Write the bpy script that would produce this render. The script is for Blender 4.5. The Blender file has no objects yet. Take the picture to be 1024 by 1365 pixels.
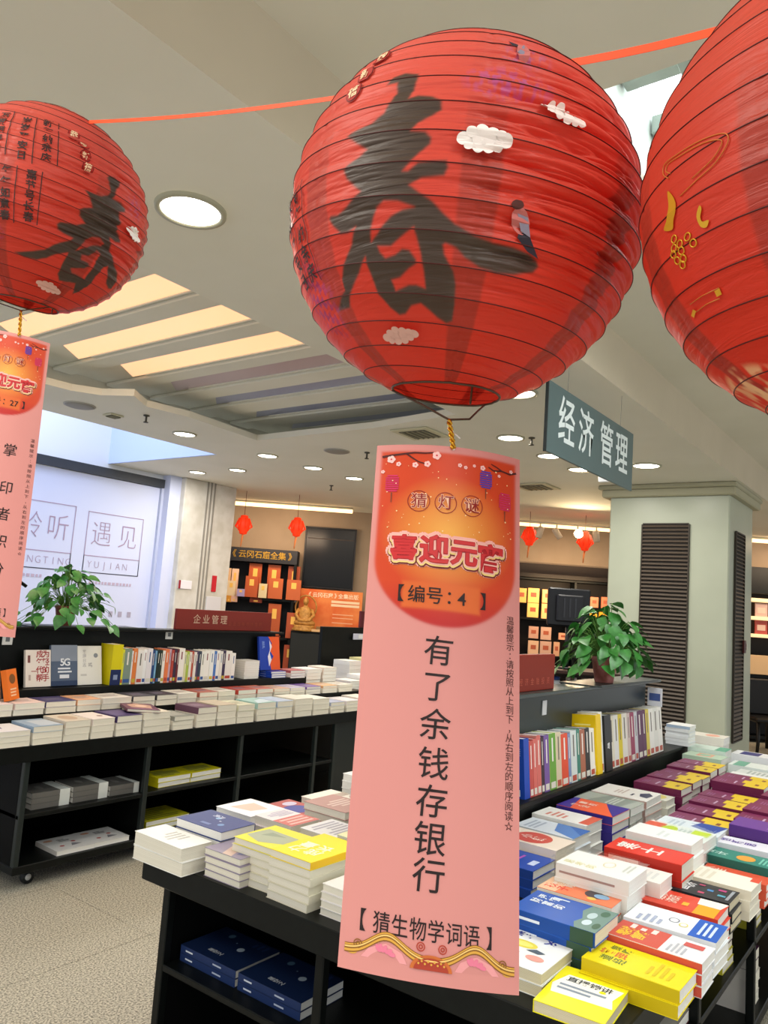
import bpy, math, random
import numpy as np
from mathutils import Vector, Matrix
from mathutils.geometry import tessellate_polygon

sc = bpy.context.scene
COL = sc.collection
R = math.radians
# ---------------------------------------------------------------- camera
F_PX = 1028.0
PITCH, ROLL, HEAD = R(6.853), R(4.117), R(36.87)
EYE = np.array([0.0, 0.0, 1.55])
_f = np.array([math.cos(PITCH)*math.cos(HEAD), math.cos(PITCH)*math.sin(HEAD), math.sin(PITCH)])
_r = np.array([math.sin(HEAD), -math.cos(HEAD), 0.0])
_u = np.cross(_r, _f)
_c, _s = math.cos(ROLL), math.sin(ROLL)
CM = np.stack([_c*_r + _s*_u, -_s*_r + _c*_u, -_f], 1)
cam_d = bpy.data.cameras.new('camera')
cam_d.sensor_fit = 'VERTICAL'
cam_d.sensor_height = 36.0
cam_d.lens = 36.0 * F_PX / 1365.0
cam_d.clip_start = 0.02
cam = bpy.data.objects.new('camera', cam_d)
COL.objects.link(cam)
mw = Matrix([[CM[i][0], CM[i][1], CM[i][2], EYE[i]] for i in range(3)] + [[0, 0, 0, 1]])
cam.matrix_world = mw
sc.camera = cam
# ---------------------------------------------------------------- world, exposure
sc.view_settings.view_transform = 'Standard'
sc.view_settings.look = 'None'
sc.view_settings.exposure = 0.55
sc.view_settings.gamma = 1.0
sc.view_settings.use_curve_mapping = False
w = bpy.data.worlds.new('world'); sc.world = w; w.use_nodes = True
w.node_tree.nodes['Background'].inputs[0].default_value = (0.93, 0.97, 1.0, 1)
w.node_tree.nodes['Background'].inputs[1].default_value = 0.74


def area(name, loc, size, power, color, rot=(0, 0, 0), sy=None, shape='DISK'):
    d = bpy.data.lights.new(name, 'AREA'); d.energy = power; d.color = color
    d.shape = shape; d.size = size
    if sy: d.shape = 'RECTANGLE'; d.size_y = sy
    o = bpy.data.objects.new(name, d); o.location = loc; o.rotation_euler = rot
    COL.objects.link(o)
    return o


DAY = (0.80, 0.90, 1.0)
WARM = (1.0, 0.74, 0.5)
NEUT = (1.0, 0.95, 0.86)
area('skylight_lamp', (2.9, 0.1, 3.60), 1.3, 52, (1, 1, 1), sy=1.5)
area('atrium_daylight', (2.6, 6.7, 5.2), 3.2, 120, (0.60, 0.72, 1.0), (0, R(22), 0), sy=1.5)
area('store_lamp', (7.4, 5.6, 2.80), 1.6, 24, WARM)
area('store_lamp', (9.9, 4.0, 2.80), 1.4, 17, WARM)
area('store_lamp', (12.0, 1.6, 2.80), 1.2, 12, WARM)
area('lantern_fill', (-.6, 1.3, 2.80), 1.0, 26, NEUT)  # added pair of unseen fill lamps brightening the lantern fronts, no fixtures
area('lantern_fill', (-.4, -1.4, 3.10), 1.2, 34, (1.0, .97, .92))
area('cove_lamp', (2.6, 3.8, 3.08), 1.2, 14, (1.0, 0.80, 0.6))
# ---------------------------------------------------------------- helpers


def lin(c):
    if isinstance(c, str):
        c = c.lstrip('#'); c = [int(c[i:i+2], 16)/255 for i in (0, 2, 4)]
    return tuple(x/12.92 if x <= .04045 else ((x+.055)/1.055)**2.4 for x in c)


def on(ax, val, px, py):
    d = CM @ np.array([(px-512)/F_PX, (682.5-py)/F_PX, -1.0])
    i = 'xyz'.index(ax); t = (val-EYE[i])/d[i]
    return EYE + t*d


HU = np.array([math.sin(HEAD), -math.cos(HEAD), 0]); HV = np.array([math.cos(HEAD), math.sin(HEAD), 0])
WROT = HEAD - math.pi/2


def wp(v, px, py):
    """(u, z) of a sight line on the slanted plane at distance v parallel to the back wall"""
    d = CM @ np.array([(px-512)/F_PX, (682.5-py)/F_PX, -1.0])
    p = EYE + d*(v/(d @ HV))
    return float(p @ HU), float(p[2])


MATS = {}


def mat(color, rough=.6, metal=0, emit=0, spec=.3, kind=None, key=None, **kw):
    k = key or (color, rough, metal, emit, spec, kind, tuple(sorted(kw.items())))
    if k in MATS: return MATS[k]
    m = bpy.data.materials.new('material'); m.use_nodes = True
    nt = m.node_tree; b = nt.nodes['Principled BSDF']
    c = lin(color)
    b.inputs['Base Color'].default_value = (*c, 1)
    b.inputs['Roughness'].default_value = rough
    b.inputs['Metallic'].default_value = metal
    b.inputs['Specular IOR Level'].default_value = spec
    if emit:
        b.inputs['Emission Color'].default_value = (*c, 1)
        b.inputs['Emission Strength'].default_value = emit
    N = nt.nodes.new; Lk = nt.links.new
    if kind in ('noise', 'granite', 'marble', 'pages', 'wood', 'leaf'):
        tc = N('ShaderNodeTexCoord'); ramp = N('ShaderNodeValToRGB')
        c2 = lin(kw.get('c2', color))
        ramp.color_ramp.elements[0].color = (*c2, 1); ramp.color_ramp.elements[1].color = (*c, 1)
        if kind == 'pages':
            sep = N('ShaderNodeSeparateXYZ'); Lk(tc.outputs['Object'], sep.inputs[0])
            mp = N('ShaderNodeMath'); mp.operation = 'MULTIPLY'; mp.inputs[1].default_value = 900
            Lk(sep.outputs[2], mp.inputs[0])
            no = N('ShaderNodeTexNoise'); no.noise_dimensions = '1D'; no.inputs['Scale'].default_value = 1
            Lk(mp.outputs[0], no.inputs['W'])
            ramp.color_ramp.elements[0].position = .3; ramp.color_ramp.elements[1].position = .6
        else:
            no = N('ShaderNodeTexNoise'); no.inputs['Scale'].default_value = kw.get('scale', 20)
            no.inputs['Detail'].default_value = kw.get('detail', 4)
            if kind == 'wood':
                mpn = N('ShaderNodeMapping'); mpn.inputs['Scale'].default_value = (1, 12, 12)
                Lk(tc.outputs['Object'], mpn.inputs[0]); Lk(mpn.outputs[0], no.inputs['Vector'])
            else:
                Lk(tc.outputs['Object'], no.inputs['Vector'])
            ramp.color_ramp.elements[0].position = kw.get('p0', .38); ramp.color_ramp.elements[1].position = kw.get('p1', .62)
        Lk(no.outputs[0], ramp.inputs[0]); Lk(ramp.outputs[0], b.inputs['Base Color'])
        if kw.get('bump'):
            bp = N('ShaderNodeBump'); bp.inputs['Strength'].default_value = kw['bump']; bp.inputs['Distance'].default_value = .002
            Lk(no.outputs[0], bp.inputs['Height']); Lk(bp.outputs[0], b.inputs['Normal'])
    if kind == 'paper':      # coloured by print, and lantern light and shade, stored on its points, lets light through
        at = N('ShaderNodeAttribute'); at.attribute_name = 'print'
        Lk(at.outputs['Color'], b.inputs['Base Color'])
        tr = N('ShaderNodeBsdfTranslucent'); Lk(at.outputs['Color'], tr.inputs[0])
        if kw.get('useth'):
            tc = N('ShaderNodeTexCoord'); mpn = N('ShaderNodeMapping'); mpn.inputs['Scale'].default_value = (9, 9, 90)
            no = N('ShaderNodeTexNoise'); no.inputs['Scale'].default_value = 1.4; no.inputs['Detail'].default_value = 5; no.inputs['Distortion'].default_value = 1.2
            Lk(tc.outputs['Object'], mpn.inputs[0]); Lk(mpn.outputs[0], no.inputs['Vector'])
            bp = N('ShaderNodeBump'); bp.inputs['Strength'].default_value = .5; bp.inputs['Distance'].default_value = .004
            Lk(no.outputs[0], bp.inputs['Height']); Lk(bp.outputs[0], b.inputs['Normal'])
        mx = N('ShaderNodeMixShader'); mx.inputs[0].default_value = kw.get('through', .3)
        th = N('ShaderNodeAttribute'); th.attribute_name = 'thin'
        if kw.get('useth'):
            mm = N('ShaderNodeMath'); mm.operation = 'MULTIPLY'; mm.inputs[1].default_value = kw.get('through', .3)
            Lk(th.outputs['Fac'], mm.inputs[0]); Lk(mm.outputs[0], mx.inputs[0])
        Lk(b.outputs[0], mx.inputs[1]); Lk(tr.outputs[0], mx.inputs[2])
        Lk(mx.outputs[0], nt.nodes['Material Output'].inputs[0])
    if kind == 'film':
        b.inputs['Transmission Weight'].default_value = 1; b.inputs['IOR'].default_value = 1.02
        b.inputs['Roughness'].default_value = .12
        b.inputs['Alpha'].default_value = .22
    MATS[k] = m
    return m


class MB:
    def __init__(s): s.v = []; s.f = []; s.m = []; s.mats = []; s.sm = []

    def mi(s, m):
        if m not in s.mats: s.mats.append(m)
        return s.mats.index(m)

    def add(s, vs, fs, m, xf=None, smooth=False):
        o = len(s.v)
        for p in vs:
            s.v.append(tuple(xf @ Vector(p)) if xf is not None else tuple(p))
        k = s.mi(m)
        for f in fs: s.f.append([i+o for i in f]); s.m.append(k); s.sm.append(smooth)
        return s

    def box(s, a, b, m, xf=None):
        (x0, y0, z0), (x1, y1, z1) = a, b
        vs = [(x0, y0, z0), (x1, y0, z0), (x1, y1, z0), (x0, y1, z0), (x0, y0, z1), (x1, y0, z1), (x1, y1, z1), (x0, y1, z1)]
        fs = [(0, 3, 2, 1), (4, 5, 6, 7), (0, 1, 5, 4), (1, 2, 6, 5), (2, 3, 7, 6), (3, 0, 4, 7)]
        return s.add(vs, fs, m, xf)

    def bbox(s, a, b, m, bev=.004, xf=None):
        """box with chamfered edges"""
        import bmesh
        bm = bmesh.new(); bmesh.ops.create_cube(bm, size=1)
        for v in bm.verts:
            v.co = Vector([(a[i]+b[i])/2 + v.co[i]*(b[i]-a[i]) for i in range(3)])
        bmesh.ops.bevel(bm, geom=bm.edges[:], offset=bev, segments=1, affect='EDGES')
        bm.verts.index_update()
        s.add([v.co[:] for v in bm.verts], [[v.index for v in f.verts] for f in bm.faces], m, xf); bm.free()
        return s

    def tube(s, pts, r, m, n=6, closed=False, xf=None):
        pts = [Vector(p) for p in pts]; N = len(pts); vs = []; rr = r if isinstance(r, (list, tuple)) else [r]*N
        up = Vector((0, 0, 1)); prev = None
        for i, p in enumerate(pts):
            if closed: t = pts[(i+1) % N]-pts[i-1]
            else: t = pts[min(i+1, N-1)]-pts[max(i-1, 0)]
            t.normalize()
            a = prev if prev is not None else (up if abs(t.z) < .9 else Vector((1, 0, 0)))
            x = a - t*a.dot(t)
            if x.length < 1e-6: x = t.orthogonal()
            x.normalize(); prev = x; y = t.cross(x)
            for k in range(n):
                an = 2*math.pi*k/n; vs.append(p + (x*math.cos(an)+y*math.sin(an))*rr[i])
        fs = []
        for i in range(N if closed else N-1):
            j = (i+1) % N
            for k in range(n): fs.append((i*n+k, i*n+(k+1) % n, j*n+(k+1) % n, j*n+k))
        if not closed: fs += [list(range(n))[::-1], [(N-1)*n+k for k in range(n)]]
        return s.add(vs, fs, m, xf, True)

    def lathe(s, prof, m, n=24, xf=None, cap=True):
        vs = []; fs = []
        for r, z in prof:
            for k in range(n): a = 2*math.pi*k/n; vs.append((r*math.cos(a), r*math.sin(a), z))
        for i in range(len(prof)-1):
            for k in range(n): fs.append((i*n+k, i*n+(k+1) % n, (i+1)*n+(k+1) % n, (i+1)*n+k))
        if cap:
            if prof[0][0] > 1e-5: fs.append(list(range(n))[::-1])
            if prof[-1][0] > 1e-5: fs.append([(len(prof)-1)*n+k for k in range(n)])
        return s.add(vs, fs, m, xf, True)

    def mesh(s, name):
        me = bpy.data.meshes.new(name); me.from_pydata(s.v, [], s.f)
        for m in s.mats: me.materials.append(m)
        me.polygons.foreach_set('material_index', s.m); me.polygons.foreach_set('use_smooth', s.sm)
        me.update(); return me

    def obj(s, name, parent=None, loc=None):
        o = bpy.data.objects.new(name, s.mesh(name)); COL.objects.link(o)
        if parent is not None: o.parent = parent
        if loc is not None: o.location = loc
        return o


def link(name, me, parent=None):
    o = bpy.data.objects.new(name, me); COL.objects.link(o)
    if parent is not None: o.parent = parent
    return o


LABELS = {}


def tag(o, label, cat, group=None):
    n = len(label.split())
    if not 4 <= n <= 16: print('LABEL LENGTH', n, label)
    o['label'] = label; o['category'] = cat
    if group: o['group'] = group
    return o


def thing(name, label, cat, loc=(0, 0, 0), rz=0, group=None):
    o = bpy.data.objects.new(name, None); COL.objects.link(o)
    o.location = loc; o.rotation_euler = (0, 0, rz); o.empty_display_size = .05
    return tag(o, label, cat, group)


def st(o): o['kind'] = 'structure'; return o


# text as geometry: glyph outlines from the built-in font, centred, height about 1
GL = {}


def glyph(s, bold=0.0):
    k = (s, bold)
    if k in GL: return GL[k]
    c = bpy.data.curves.new('lettering', 'FONT'); c.body = s; c.offset = bold; c.resolution_u = 3
    c.size = 1
    o = bpy.data.objects.new('lettering', c); COL.objects.link(o)
    dg = bpy.context.evaluated_depsgraph_get(); me = bpy.data.meshes.new_from_object(o.evaluated_get(dg))
    vs = np.array([v.co[:2] for v in me.vertices]) if len(me.vertices) else np.zeros((0, 2))
    fs = [list(p.vertices) for p in me.polygons]
    bpy.data.objects.remove(o); bpy.data.curves.remove(c); bpy.data.meshes.remove(me)
    if len(vs):
        cx = (vs[:, 0].min()+vs[:, 0].max())/2
        cjk = ord(s[0]) > 0x2E00
        cy = .34 if cjk else .35
        vs = vs-[cx, cy]
    GL[k] = (vs, fs)
    return GL[k]


def put_text(mb, s, m, fmap, cx, cy, size, bold=0.0, rot=0, sx=1.0, shear=0):
    vs, fs = glyph(s, bold)
    if not len(vs): return
    c, sn = math.cos(rot), math.sin(rot)
    pts = []
    for x, y in vs:
        x = (x+shear*y)*sx*size; y = y*size
        pts.append(fmap(cx+c*x-sn*y, cy+sn*x+c*y))
    mb.add(pts, fs, m)


def halo(mb, s, m, fmap, cx, cy, size, r, bold=.02):
    for k in range(14):
        a = 2*math.pi*k/14; put_text(mb, s, m, fmap, cx+r*math.cos(a), cy+r*math.sin(a), size, bold)


def poly(mb, pts, m, fmap):
    tri = tessellate_polygon([[Vector((p[0], p[1], 0)) for p in pts]])
    mb.add([fmap(*p) for p in pts], [list(t) for t in tri], m)


def ellipse(cx, cy, rx, ry, n=20, rot=0):
    c, s = math.cos(rot), math.sin(rot)
    o = []
    for k in range(n):
        a = 2*math.pi*k/n; x = rx*math.cos(a); y = ry*math.sin(a)
        o.append((cx+c*x-s*y, cy+s*x+c*y))
    return o


# ---------------------------------------------------------------- materials
CEIL = mat('#e2dfd0', .85, kind='noise', c2='#dedbcb', scale=2)
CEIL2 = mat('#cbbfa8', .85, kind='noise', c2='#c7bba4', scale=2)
WALLW = mat('#cdd3ee', .55)
WARMW = mat('#9b8a76', .8, kind='noise', c2='#958470', scale=3)
MARB = mat('#d3cfc8', .35, kind='marble', c2='#c2bdb2', scale=5, detail=8)
COLM = mat('#b6bca9', .32, kind='noise', c2='#b0b6a3', scale=1.5)
COLC = mat('#a9a68b', .5)
BLK = mat('#0c100f', .45, kind='noise', c2='#090c0b', scale=30, spec=.2)
BLK2 = mat('#060707', .6, spec=.1)
GRAN = mat('#d2cbb8', .45, kind='granite', c2='#6e6a5e', scale=130, detail=6, p0=.36, p1=.60)
GROUT = mat('#8d8778', .8)
LAMP = mat('#fff8ec', .5, emit=7)
RIM = mat('#a9a68f', .4)
PAGES = mat('#ece7d8', .9, kind='pages', c2='#d5cfbd')
PAGEW = mat('#f1f0ea', .9, kind='pages', c2='#dcdad2')
PAGEC = mat('#d9d0b4', .9, kind='pages', c2='#bfb596')
LOUV = mat('#574c42', .5)
GOLD = mat('#c9962e', .25, metal=.9)
WIRE = mat('#5b4a3c', .4, metal=.7)

# ---------------------------------------------------------------- structure
ZC = 2.90; YB = 1.57; ZU = 3.21
floor = st(MB().box((-3, -4, -.08), (14.5, 12, -.012), GROUT).obj('floor'))
tile = MB().box((.0015, .0015, -.012), (.7985, .7985, 0), GRAN).mesh('tile')
for i in range(-1, 15):
    for j in range(-2, 13):
        x, y = i*.8, j*.8-.25
        v = x*HV[0]+y*HV[1]; uu = x*HU[0]+y*HU[1]
        if v < .2 or v > 11.6 or abs(uu) > .75*v+1.2: continue
        t = link('tile', tile, floor); t.location = (x, y, 0)
rest = []
fb = MB()
for i in range(-4, 19):
    for j in range(-5, 15):
        x, y = i*.8, j*.8-.25
        v = x*HV[0]+y*HV[1]; uu = x*HU[0]+y*HU[1]
        if -1 <= i < 15 and -2 <= j < 13 and not (v < .2 or v > 11.6 or abs(uu) > .75*v+1.2): continue
        fb.box((x+.0015, y+.0015, -.012), (x+.7985, y+.7985, 0), GRAN)
o = fb.obj('outlying_tiles', floor); o['kind'] = 'stuff'

# low ceiling with the recess cut out
hole = [(1.25, 2.77), (4.47, 2.79), (4.60, 3.6), (4.63, 4.92), (3.80, 4.82), (3.44, 4.88), (3.2, 4.70), (3.09, 4.93), (2.92, 5.04),
        (2.74, 5.06), (2.2, 5.05), (1.25, 5.0)]
outer = [(-3, YB), (14.5, YB), (14.5, 12), (5.0, 12), (5.0, 5.85), (-3, 5.85)]
cb = MB()
tri = tessellate_polygon([[Vector((*p, 0)) for p in outer], [Vector((*p, 0)) for p in hole]])
allp = outer+hole
cb.add([(p[0], p[1], ZC) for p in allp], [list(t) for t in tri], CEIL)
for ring, z1 in ((hole, ZC+.05), (outer, ZU+.1)):
    n = len(ring)
    for i in range(n):
        a, b = ring[i], ring[(i+1) % n]
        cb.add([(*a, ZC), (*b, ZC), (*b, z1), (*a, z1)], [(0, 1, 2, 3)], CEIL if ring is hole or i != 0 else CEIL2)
# recess box above
x0, x1, y0, y1, z1 = .9, 5.35, 2.45, 5.35, 3.12
cb.add([(x0, y0, z1), (x1, y0, z1), (x1, y1, z1), (x0, y1, z1)], [(0, 1, 2, 3)], CEIL)
for a, b in (((x0, y0), (x1, y0)), ((x1, y0), (x1, y1)), ((x1, y1), (x0, y1)), ((x0, y1), (x0, y0))):
    cb.add([(*a, ZC+.05), (*b, ZC+.05), (*b, z1), (*a, z1)], [(0, 1, 2, 3)], CEIL)
ceiling = st(cb.obj('ceiling'))
px0 = [1.77, 2.21, 2.65, 3.09, 3.535, 3.985, 4.445, 4.90]
px1 = [2.02, 2.46, 2.90, 3.35, 3.755, 4.175, 4.635, 5.09]
for a, b in zip(px1[:-1], px0[1:]):
    MB().bbox((a+.02, 2.46, 3.092), (b-.015, 5.33, 3.119), CEIL, .006).obj('beam', ceiling)
GLOWP = mat('#ffc896', .4, emit=.62)
names = ['lit cream ceiling panel nearest the small left lantern', 'long lit cream ceiling panel, second of the four lit ones', 'lit cream ceiling panel, third of the four lit ones',
         'lit cream ceiling panel beside the mauve unlit panel', 'mauve unlit ceiling panel next to the lit panels', 'blue grey unlit ceiling panel after the mauve one',
         'dark blue grey unlit ceiling panel, second from the recess end', 'thin blue grey ceiling panel at the far recess end']
for i in range(8):
    t = thing('ceiling_panel', names[i], 'ceiling panel', ((px0[i]+px1[i])/2, 3.9, 3.119), group='panels between the recess beams')
    w2 = (px1[i]-px0[i])/2
    pm = GLOWP if i < 4 else mat(['#c4b0b4', '#a0a3bc', '#9094ac', '#9a9eb8'][i-4], .35)
    m = MB(); m.add([(-w2, -1.4, -.004), (w2, -1.4, -.004), (w2, .86+.2*(1), -.004), (-w2, .86, -.004)], [(0, 1, 2, 3)], pm)
    m.obj('diffuser', t)
    m = MB()
    for sx in (-1, 1): m.box((sx*w2-.008, -1.4, -.012), (sx*w2+.008, .9, -.001), CEIL)
    m.obj('frame', t)
# upper ceiling with skylight opening
SX0, SX1, SY0, SY1 = 2.16, 3.9, -.9, 1.02
ub = MB()
for a, b in (((-3, -4), (SX0, YB)), ((SX1, -4), (14.5, YB)), ((SX0, -4), (SX1, SY0)), ((SX0, SY1), (SX1, YB))):
    ub.box((*a, ZU), (*b, ZU+.06), CEIL)
for a, b in (((SX0-.02, SY0), (SX0, SY1)), ((SX1, SY0), (SX1+.02, SY1)), ((SX0, SY0-.02), (SX1, SY0)), ((SX0, SY1), (SX1, SY1+.02))):
    ub.box((*a, ZU+.0602), (*b, 3.75), mat('#dfe6e0', .6))
st(ub.obj('ceiling'))
sk = thing('skylight', 'bright white skylight with pale frame bars between two lanterns', 'skylight', (3.03, .06, 3.62))
MB().box((-.88, -.97, .10), (.88, .97, .12), mat('#f4fbff', .5, emit=1.25)).obj('diffuser', sk)
for k in range(4):
    MB().bbox((-.80+k*.40, -.95, -.02), (-.70+k*.40, .95, .06), mat('#9aa39c', .6), .004).obj('frame_bar', sk)
for k in range(4):
    MB().bbox((-.87, -.62+k*.42, -.06), (.87, -.53+k*.42, -.0205), mat('#9aa39c', .6), .004).obj('frame_bar', sk)
MB().bbox((-.89, .885, -.40), (.89, .955, -.36), mat('#7b7766', .5), .004).obj('edge_trim', sk)
# left wall, void riser
st(MB().box((-3, 7.64, 0), (5.76, 7.74, 2.74), WALLW).obj('wall_left'))
st(MB().box((-3, 7.64, 2.85), (5.76, 7.74, 5.4), mat('#eceff5', .7)).obj('wall_left'))
st(MB().box((4.97, 5.86, ZC+.001), (5.10, 7.64, 5.4), mat('#c3d2fb', .7)).obj('wall_far'))
st(MB().box((-3, 7.60, 2.745), (5.74, 7.66, 2.845), mat('#3a3d44', .5)).obj('trim_1'))
st(MB().box((5.70, 7.60, 0), (5.735, 7.639, 2.74), mat('#b9bfd6', .5)).obj('trim_2'))
# stone pillar
pb = MB()
pb.bbox((5.90, 7.42, 0), (6.72, 8.2, ZC), MARB, .01)
pillar = st(pb.obj('stone_pillar'))
pillar.name = 'wall_pillar'
for k in range(3):
    MB().box((6.235+k*.055, 7.412, 0), (6.255+k*.055, 7.424, ZC), mat('#8d8880', .5)).obj('groove', pillar)
st(MB().box((5.735, 7.5, 0), (5.90, 8.0, ZC), WALLW).obj('wall_return'))
t = thing('wall_notice', 'small white notice with red edge on the stone pillar', 'notice', (6.03, 7.405, 1.62))
MB().bbox((-.10, 0, -.05), (.10, .012, .05), mat('#e3e0e6', .5), .002).obj('plate', t)
MB().box((-.10, -.003, -.05), (-.07, 0, .05), mat('#8e2430', .5)).obj('red_edge', t)
t = thing('fire_alarm', 'small red upright plate on the stone pillar', 'alarm', (6.48, 7.405, 1.66))
MB().bbox((-.035, 0, -.10), (.035, .014, .10), mat('#c0202c', .4), .003).obj('plate', t)
t = thing('wall_hatch', 'pale grey rectangular hatch low on the stone pillar', 'hatch', (6.50, 7.408, 1.28))
MB().bbox((-.12, 0, -.22), (.12, .011, .22), mat('#cfcdd2', .5), .003).obj('door_panel', t)
# back wall, slanted
bw = thing('x', 'temporary label for the wall', 'x', tuple(HV*11.5), WROT)
for kk in ('label', 'category'): del bw[kk]
bw.name = 'wall_back'; st(bw)
MB().box((-5.5, 0, 0), (9.5, .1, 3.3), WARMW).obj('plaster', bw)
MB().box((1.5, -.06, 2.12), (9.5, -.001, 2.32), mat('#2c2420', .6)).obj('dark_band', bw)
# lit cove strip under the ceiling, in three runs
for n_, (a, b, lb) in enumerate(((-2.9, -.45, 'long warm strip light above the stone relief bookcase'), (1.2, 3.6, 'warm strip light behind the spotlights'), (5.2, 7.5, 'warm strip light right of the square column'))):
    t = thing('strip_light', lb, 'strip light', tuple(HV*11.0 + HU*(a+b)/2 + np.array([0, 0, 2.82])), WROT, 'strip lights along the back')
    h = (b-a)/2
    MB().bbox((-h, -.03, 0), (h, .03, .05), mat('#ffc98c', .5, emit=2.2), .006).obj('tube', t)
    MB().box((-h, -.035, .051), (h, .035, .079), RIM).obj('housing', t)

# ---------------------------------------------------------------- square column with louvres
cm = MB(); cm.bbox((7.52, 1.67, 0), (8.50, 2.80, 2.79), COLM, .012)
column = st(cm.obj('wall_column'))
m = MB(); m.bbox((7.46, 1.61, 2.78), (8.58, 2.87, 2.86), COLC, .012); m.bbox((7.43, 1.60, 2.855), (8.62, 2.90, ZC-.001), COLC, .01)
m.obj('cornice', column)


def louvre(label, loc, rz, w_, h_):
    t = thing('louvre', label, 'ventilation grille', loc, rz)
    m = MB()
    for a, b in (((-w_/2-.012, -.02, 0), (-w_/2, .0, h_)), ((w_/2, -.02, 0), (w_/2+.012, .0, h_)), ((-w_/2, -.02, -.012), (w_/2, 0, 0)), ((-w_/2, -.02, h_), (w_/2, 0, h_+.012))):
        m.box(a, b, mat('#3c352d', .5))
    m.obj('frame', t)
    MB().box((-w_/2, -.006, 0), (w_/2, -.001, h_), mat('#2a2520', .7)).obj('backing', t)
    n = int(h_/.036); me = MB().box((-w_/2, -.010, -.002), (w_/2, .010, .002), LOUV).mesh('slat')
    for k in range(n):
        s = link('slat', me, t); s.location = (0, -.016, (k+.5)*h_/n); s.rotation_euler = (R(55), 0, 0)


louvre('tall dark brown louvre on the wide face of the square column', (7.519, 2.245, .36), -math.pi/2, .43, 2.15)
louvre('narrow dark louvre on the side face of the square column', (7.90, 1.669, .54), 0, .36, 1.92)
t = thing('door_lock', 'small dark red latch on the side louvre', 'latch', (8.03, 1.645, 1.40))
MB().bbox((-.04, -.02, -.06), (.04, 0, .06), mat('#4a1a18', .4), .004).obj('body', t)
MB().bbox((.03, -.03, -.03), (.045, -.02, .03), mat('#d8d4c8', .3), .002).obj('lever', t)

# ---------------------------------------------------------------- ceiling lamps
LP = [((1.63, 2.18), .125, 'large round ceiling downlight beside the main lantern'), ((4.20, 5.37), .105, 'round downlight just above the blue daylight gap'),
      ((5.66, 6.94), .10, 'leftmost of two small downlights above the stone pillar'), ((5.68, 6.30), .10, 'right one of two small downlights above the stone pillar'),
      ((5.17, 5.33), .105, 'downlight in line before the two above the pillar'), ((5.81, 5.31), .105, 'downlight in the middle of the left ceiling row'),
      ((6.44, 5.27), .105, 'downlight nearest the left edge of the riddle card'), ((4.14, 2.15), .125, 'large downlight just below the main lantern opening'),
      ((5.22, 2.75), .11, 'downlight between the riddle card and the hanging sign'), ((5.93, 2.75), .11, 'downlight at the lower left corner of the hanging sign'),
      ((6.56, 2.74), .11, 'downlight under the bottom edge of the hanging sign'), ((6.54, 2.13), .125, 'downlight right of the hanging sign above the column')]
for (x, y), r, lb in LP:
    t = thing('downlight', lb, 'ceiling light', (x, y, ZC-.001), group='round ceiling downlights')
    MB().lathe([(r*.84, -.002), (r*.86, -.012), (r, -.012), (r*1.02, 0)], RIM, 32, cap=False).obj('rim', t)
    MB().lathe([(.0001, -.006), (r*.85, -.006)], LAMP, 32, cap=False).obj('diffuser', t)
    area('downlight_lamp', (x, y, ZC-.02), r*1.6, 7.0, NEUT)
for p, r, lb in (((3.20, 5.38), .11, 'grey round ceiling speaker near the atrium gap'), ((5.21, 4.49), .11, 'grey round ceiling speaker left of the riddle card')):
    t = thing('ceiling_speaker', lb, 'speaker', (*p, ZC-.001))
    MB().lathe([(r, 0), (r, -.008), (r*.85, -.014), (.0001, -.014)], mat('#8f8c84', .6), 24, cap=False).obj('grille', t)
    MB().lathe([(r*1.08, 0), (r*1.08, -.006), (r, -.006)], mat('#b5b1a6', .6), 24, cap=False).obj('rim', t)
for p, s_, lb in (((4.86, 3.35), .17, 'square ceiling air vent behind the gold hook'), ((7.35, 3.55), .2, 'square ceiling vent left of the column top'), ((3.51, 5.4), .06, 'tiny square ceiling sensor beside the round speaker')):
    t = thing('air_vent', lb, 'vent', (*p, ZC-.001))
    MB().bbox((-s_, -s_, -.012), (s_, s_, 0), mat('#c9c5a8', .5), .004).obj('frame', t)
    MB().box((-s_*.7, -s_*.7, -.016), (s_*.7, s_*.7, -.0121), mat('#5d5a4c', .6)).obj('core', t)
    for k in range(5):
        MB().box((-s_*.7, -s_*.62+k*s_*.28, -.022), (s_*.7, -s_*.56+k*s_*.28, -.0162), mat('#8f8c74', .5)).obj('fin', t)
for p, lb in (((3.62, 5.12), 'dark sprinkler head below the recess edge'), ((5.35, 4.25), 'dark sprinkler head below the grey speaker'), ((5.28, 2.6), 'dark sprinkler head under the downlight right of the card'), ((9.0, 4.6), 'dark sprinkler head above the spotlights'), ((6.8, 5.9), 'tiny sprinkler head over the back bookcase')):
    t = thing('sprinkler', lb, 'sprinkler', (*p, ZC-.001))
    MB().lathe([(.025, 0), (.025, -.008), (.008, -.012), (.008, -.05), (.02, -.055), (.02, -.06), (.0001, -.06)], mat('#4b473e', .4), 12, cap=False).obj('head', t)
# atrium corner white sign box + tiny white fitting near column
t = thing('exit_light', 'small white triangular fitting under the hanging sign', 'light fitting', (6.45, 2.42, 2.80))
MB().bbox((-.02, -.11, -.05), (.02, .09, .05), mat('#e9eef4', .5), .004).obj('body', t)
MB().tube([(0, 0, .05), (0, 0, .099)], .006, RIM).obj('stem', t)

# ---------------------------------------------------------------- hanging category sign
def flat(ox, oy, oz, ux, uy, uz, vx, vy, vz):
    return lambda a, b: (ox+a*ux+b*vx, oy+a*uy+b*vy, oz+a*uz+b*vz)


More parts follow.
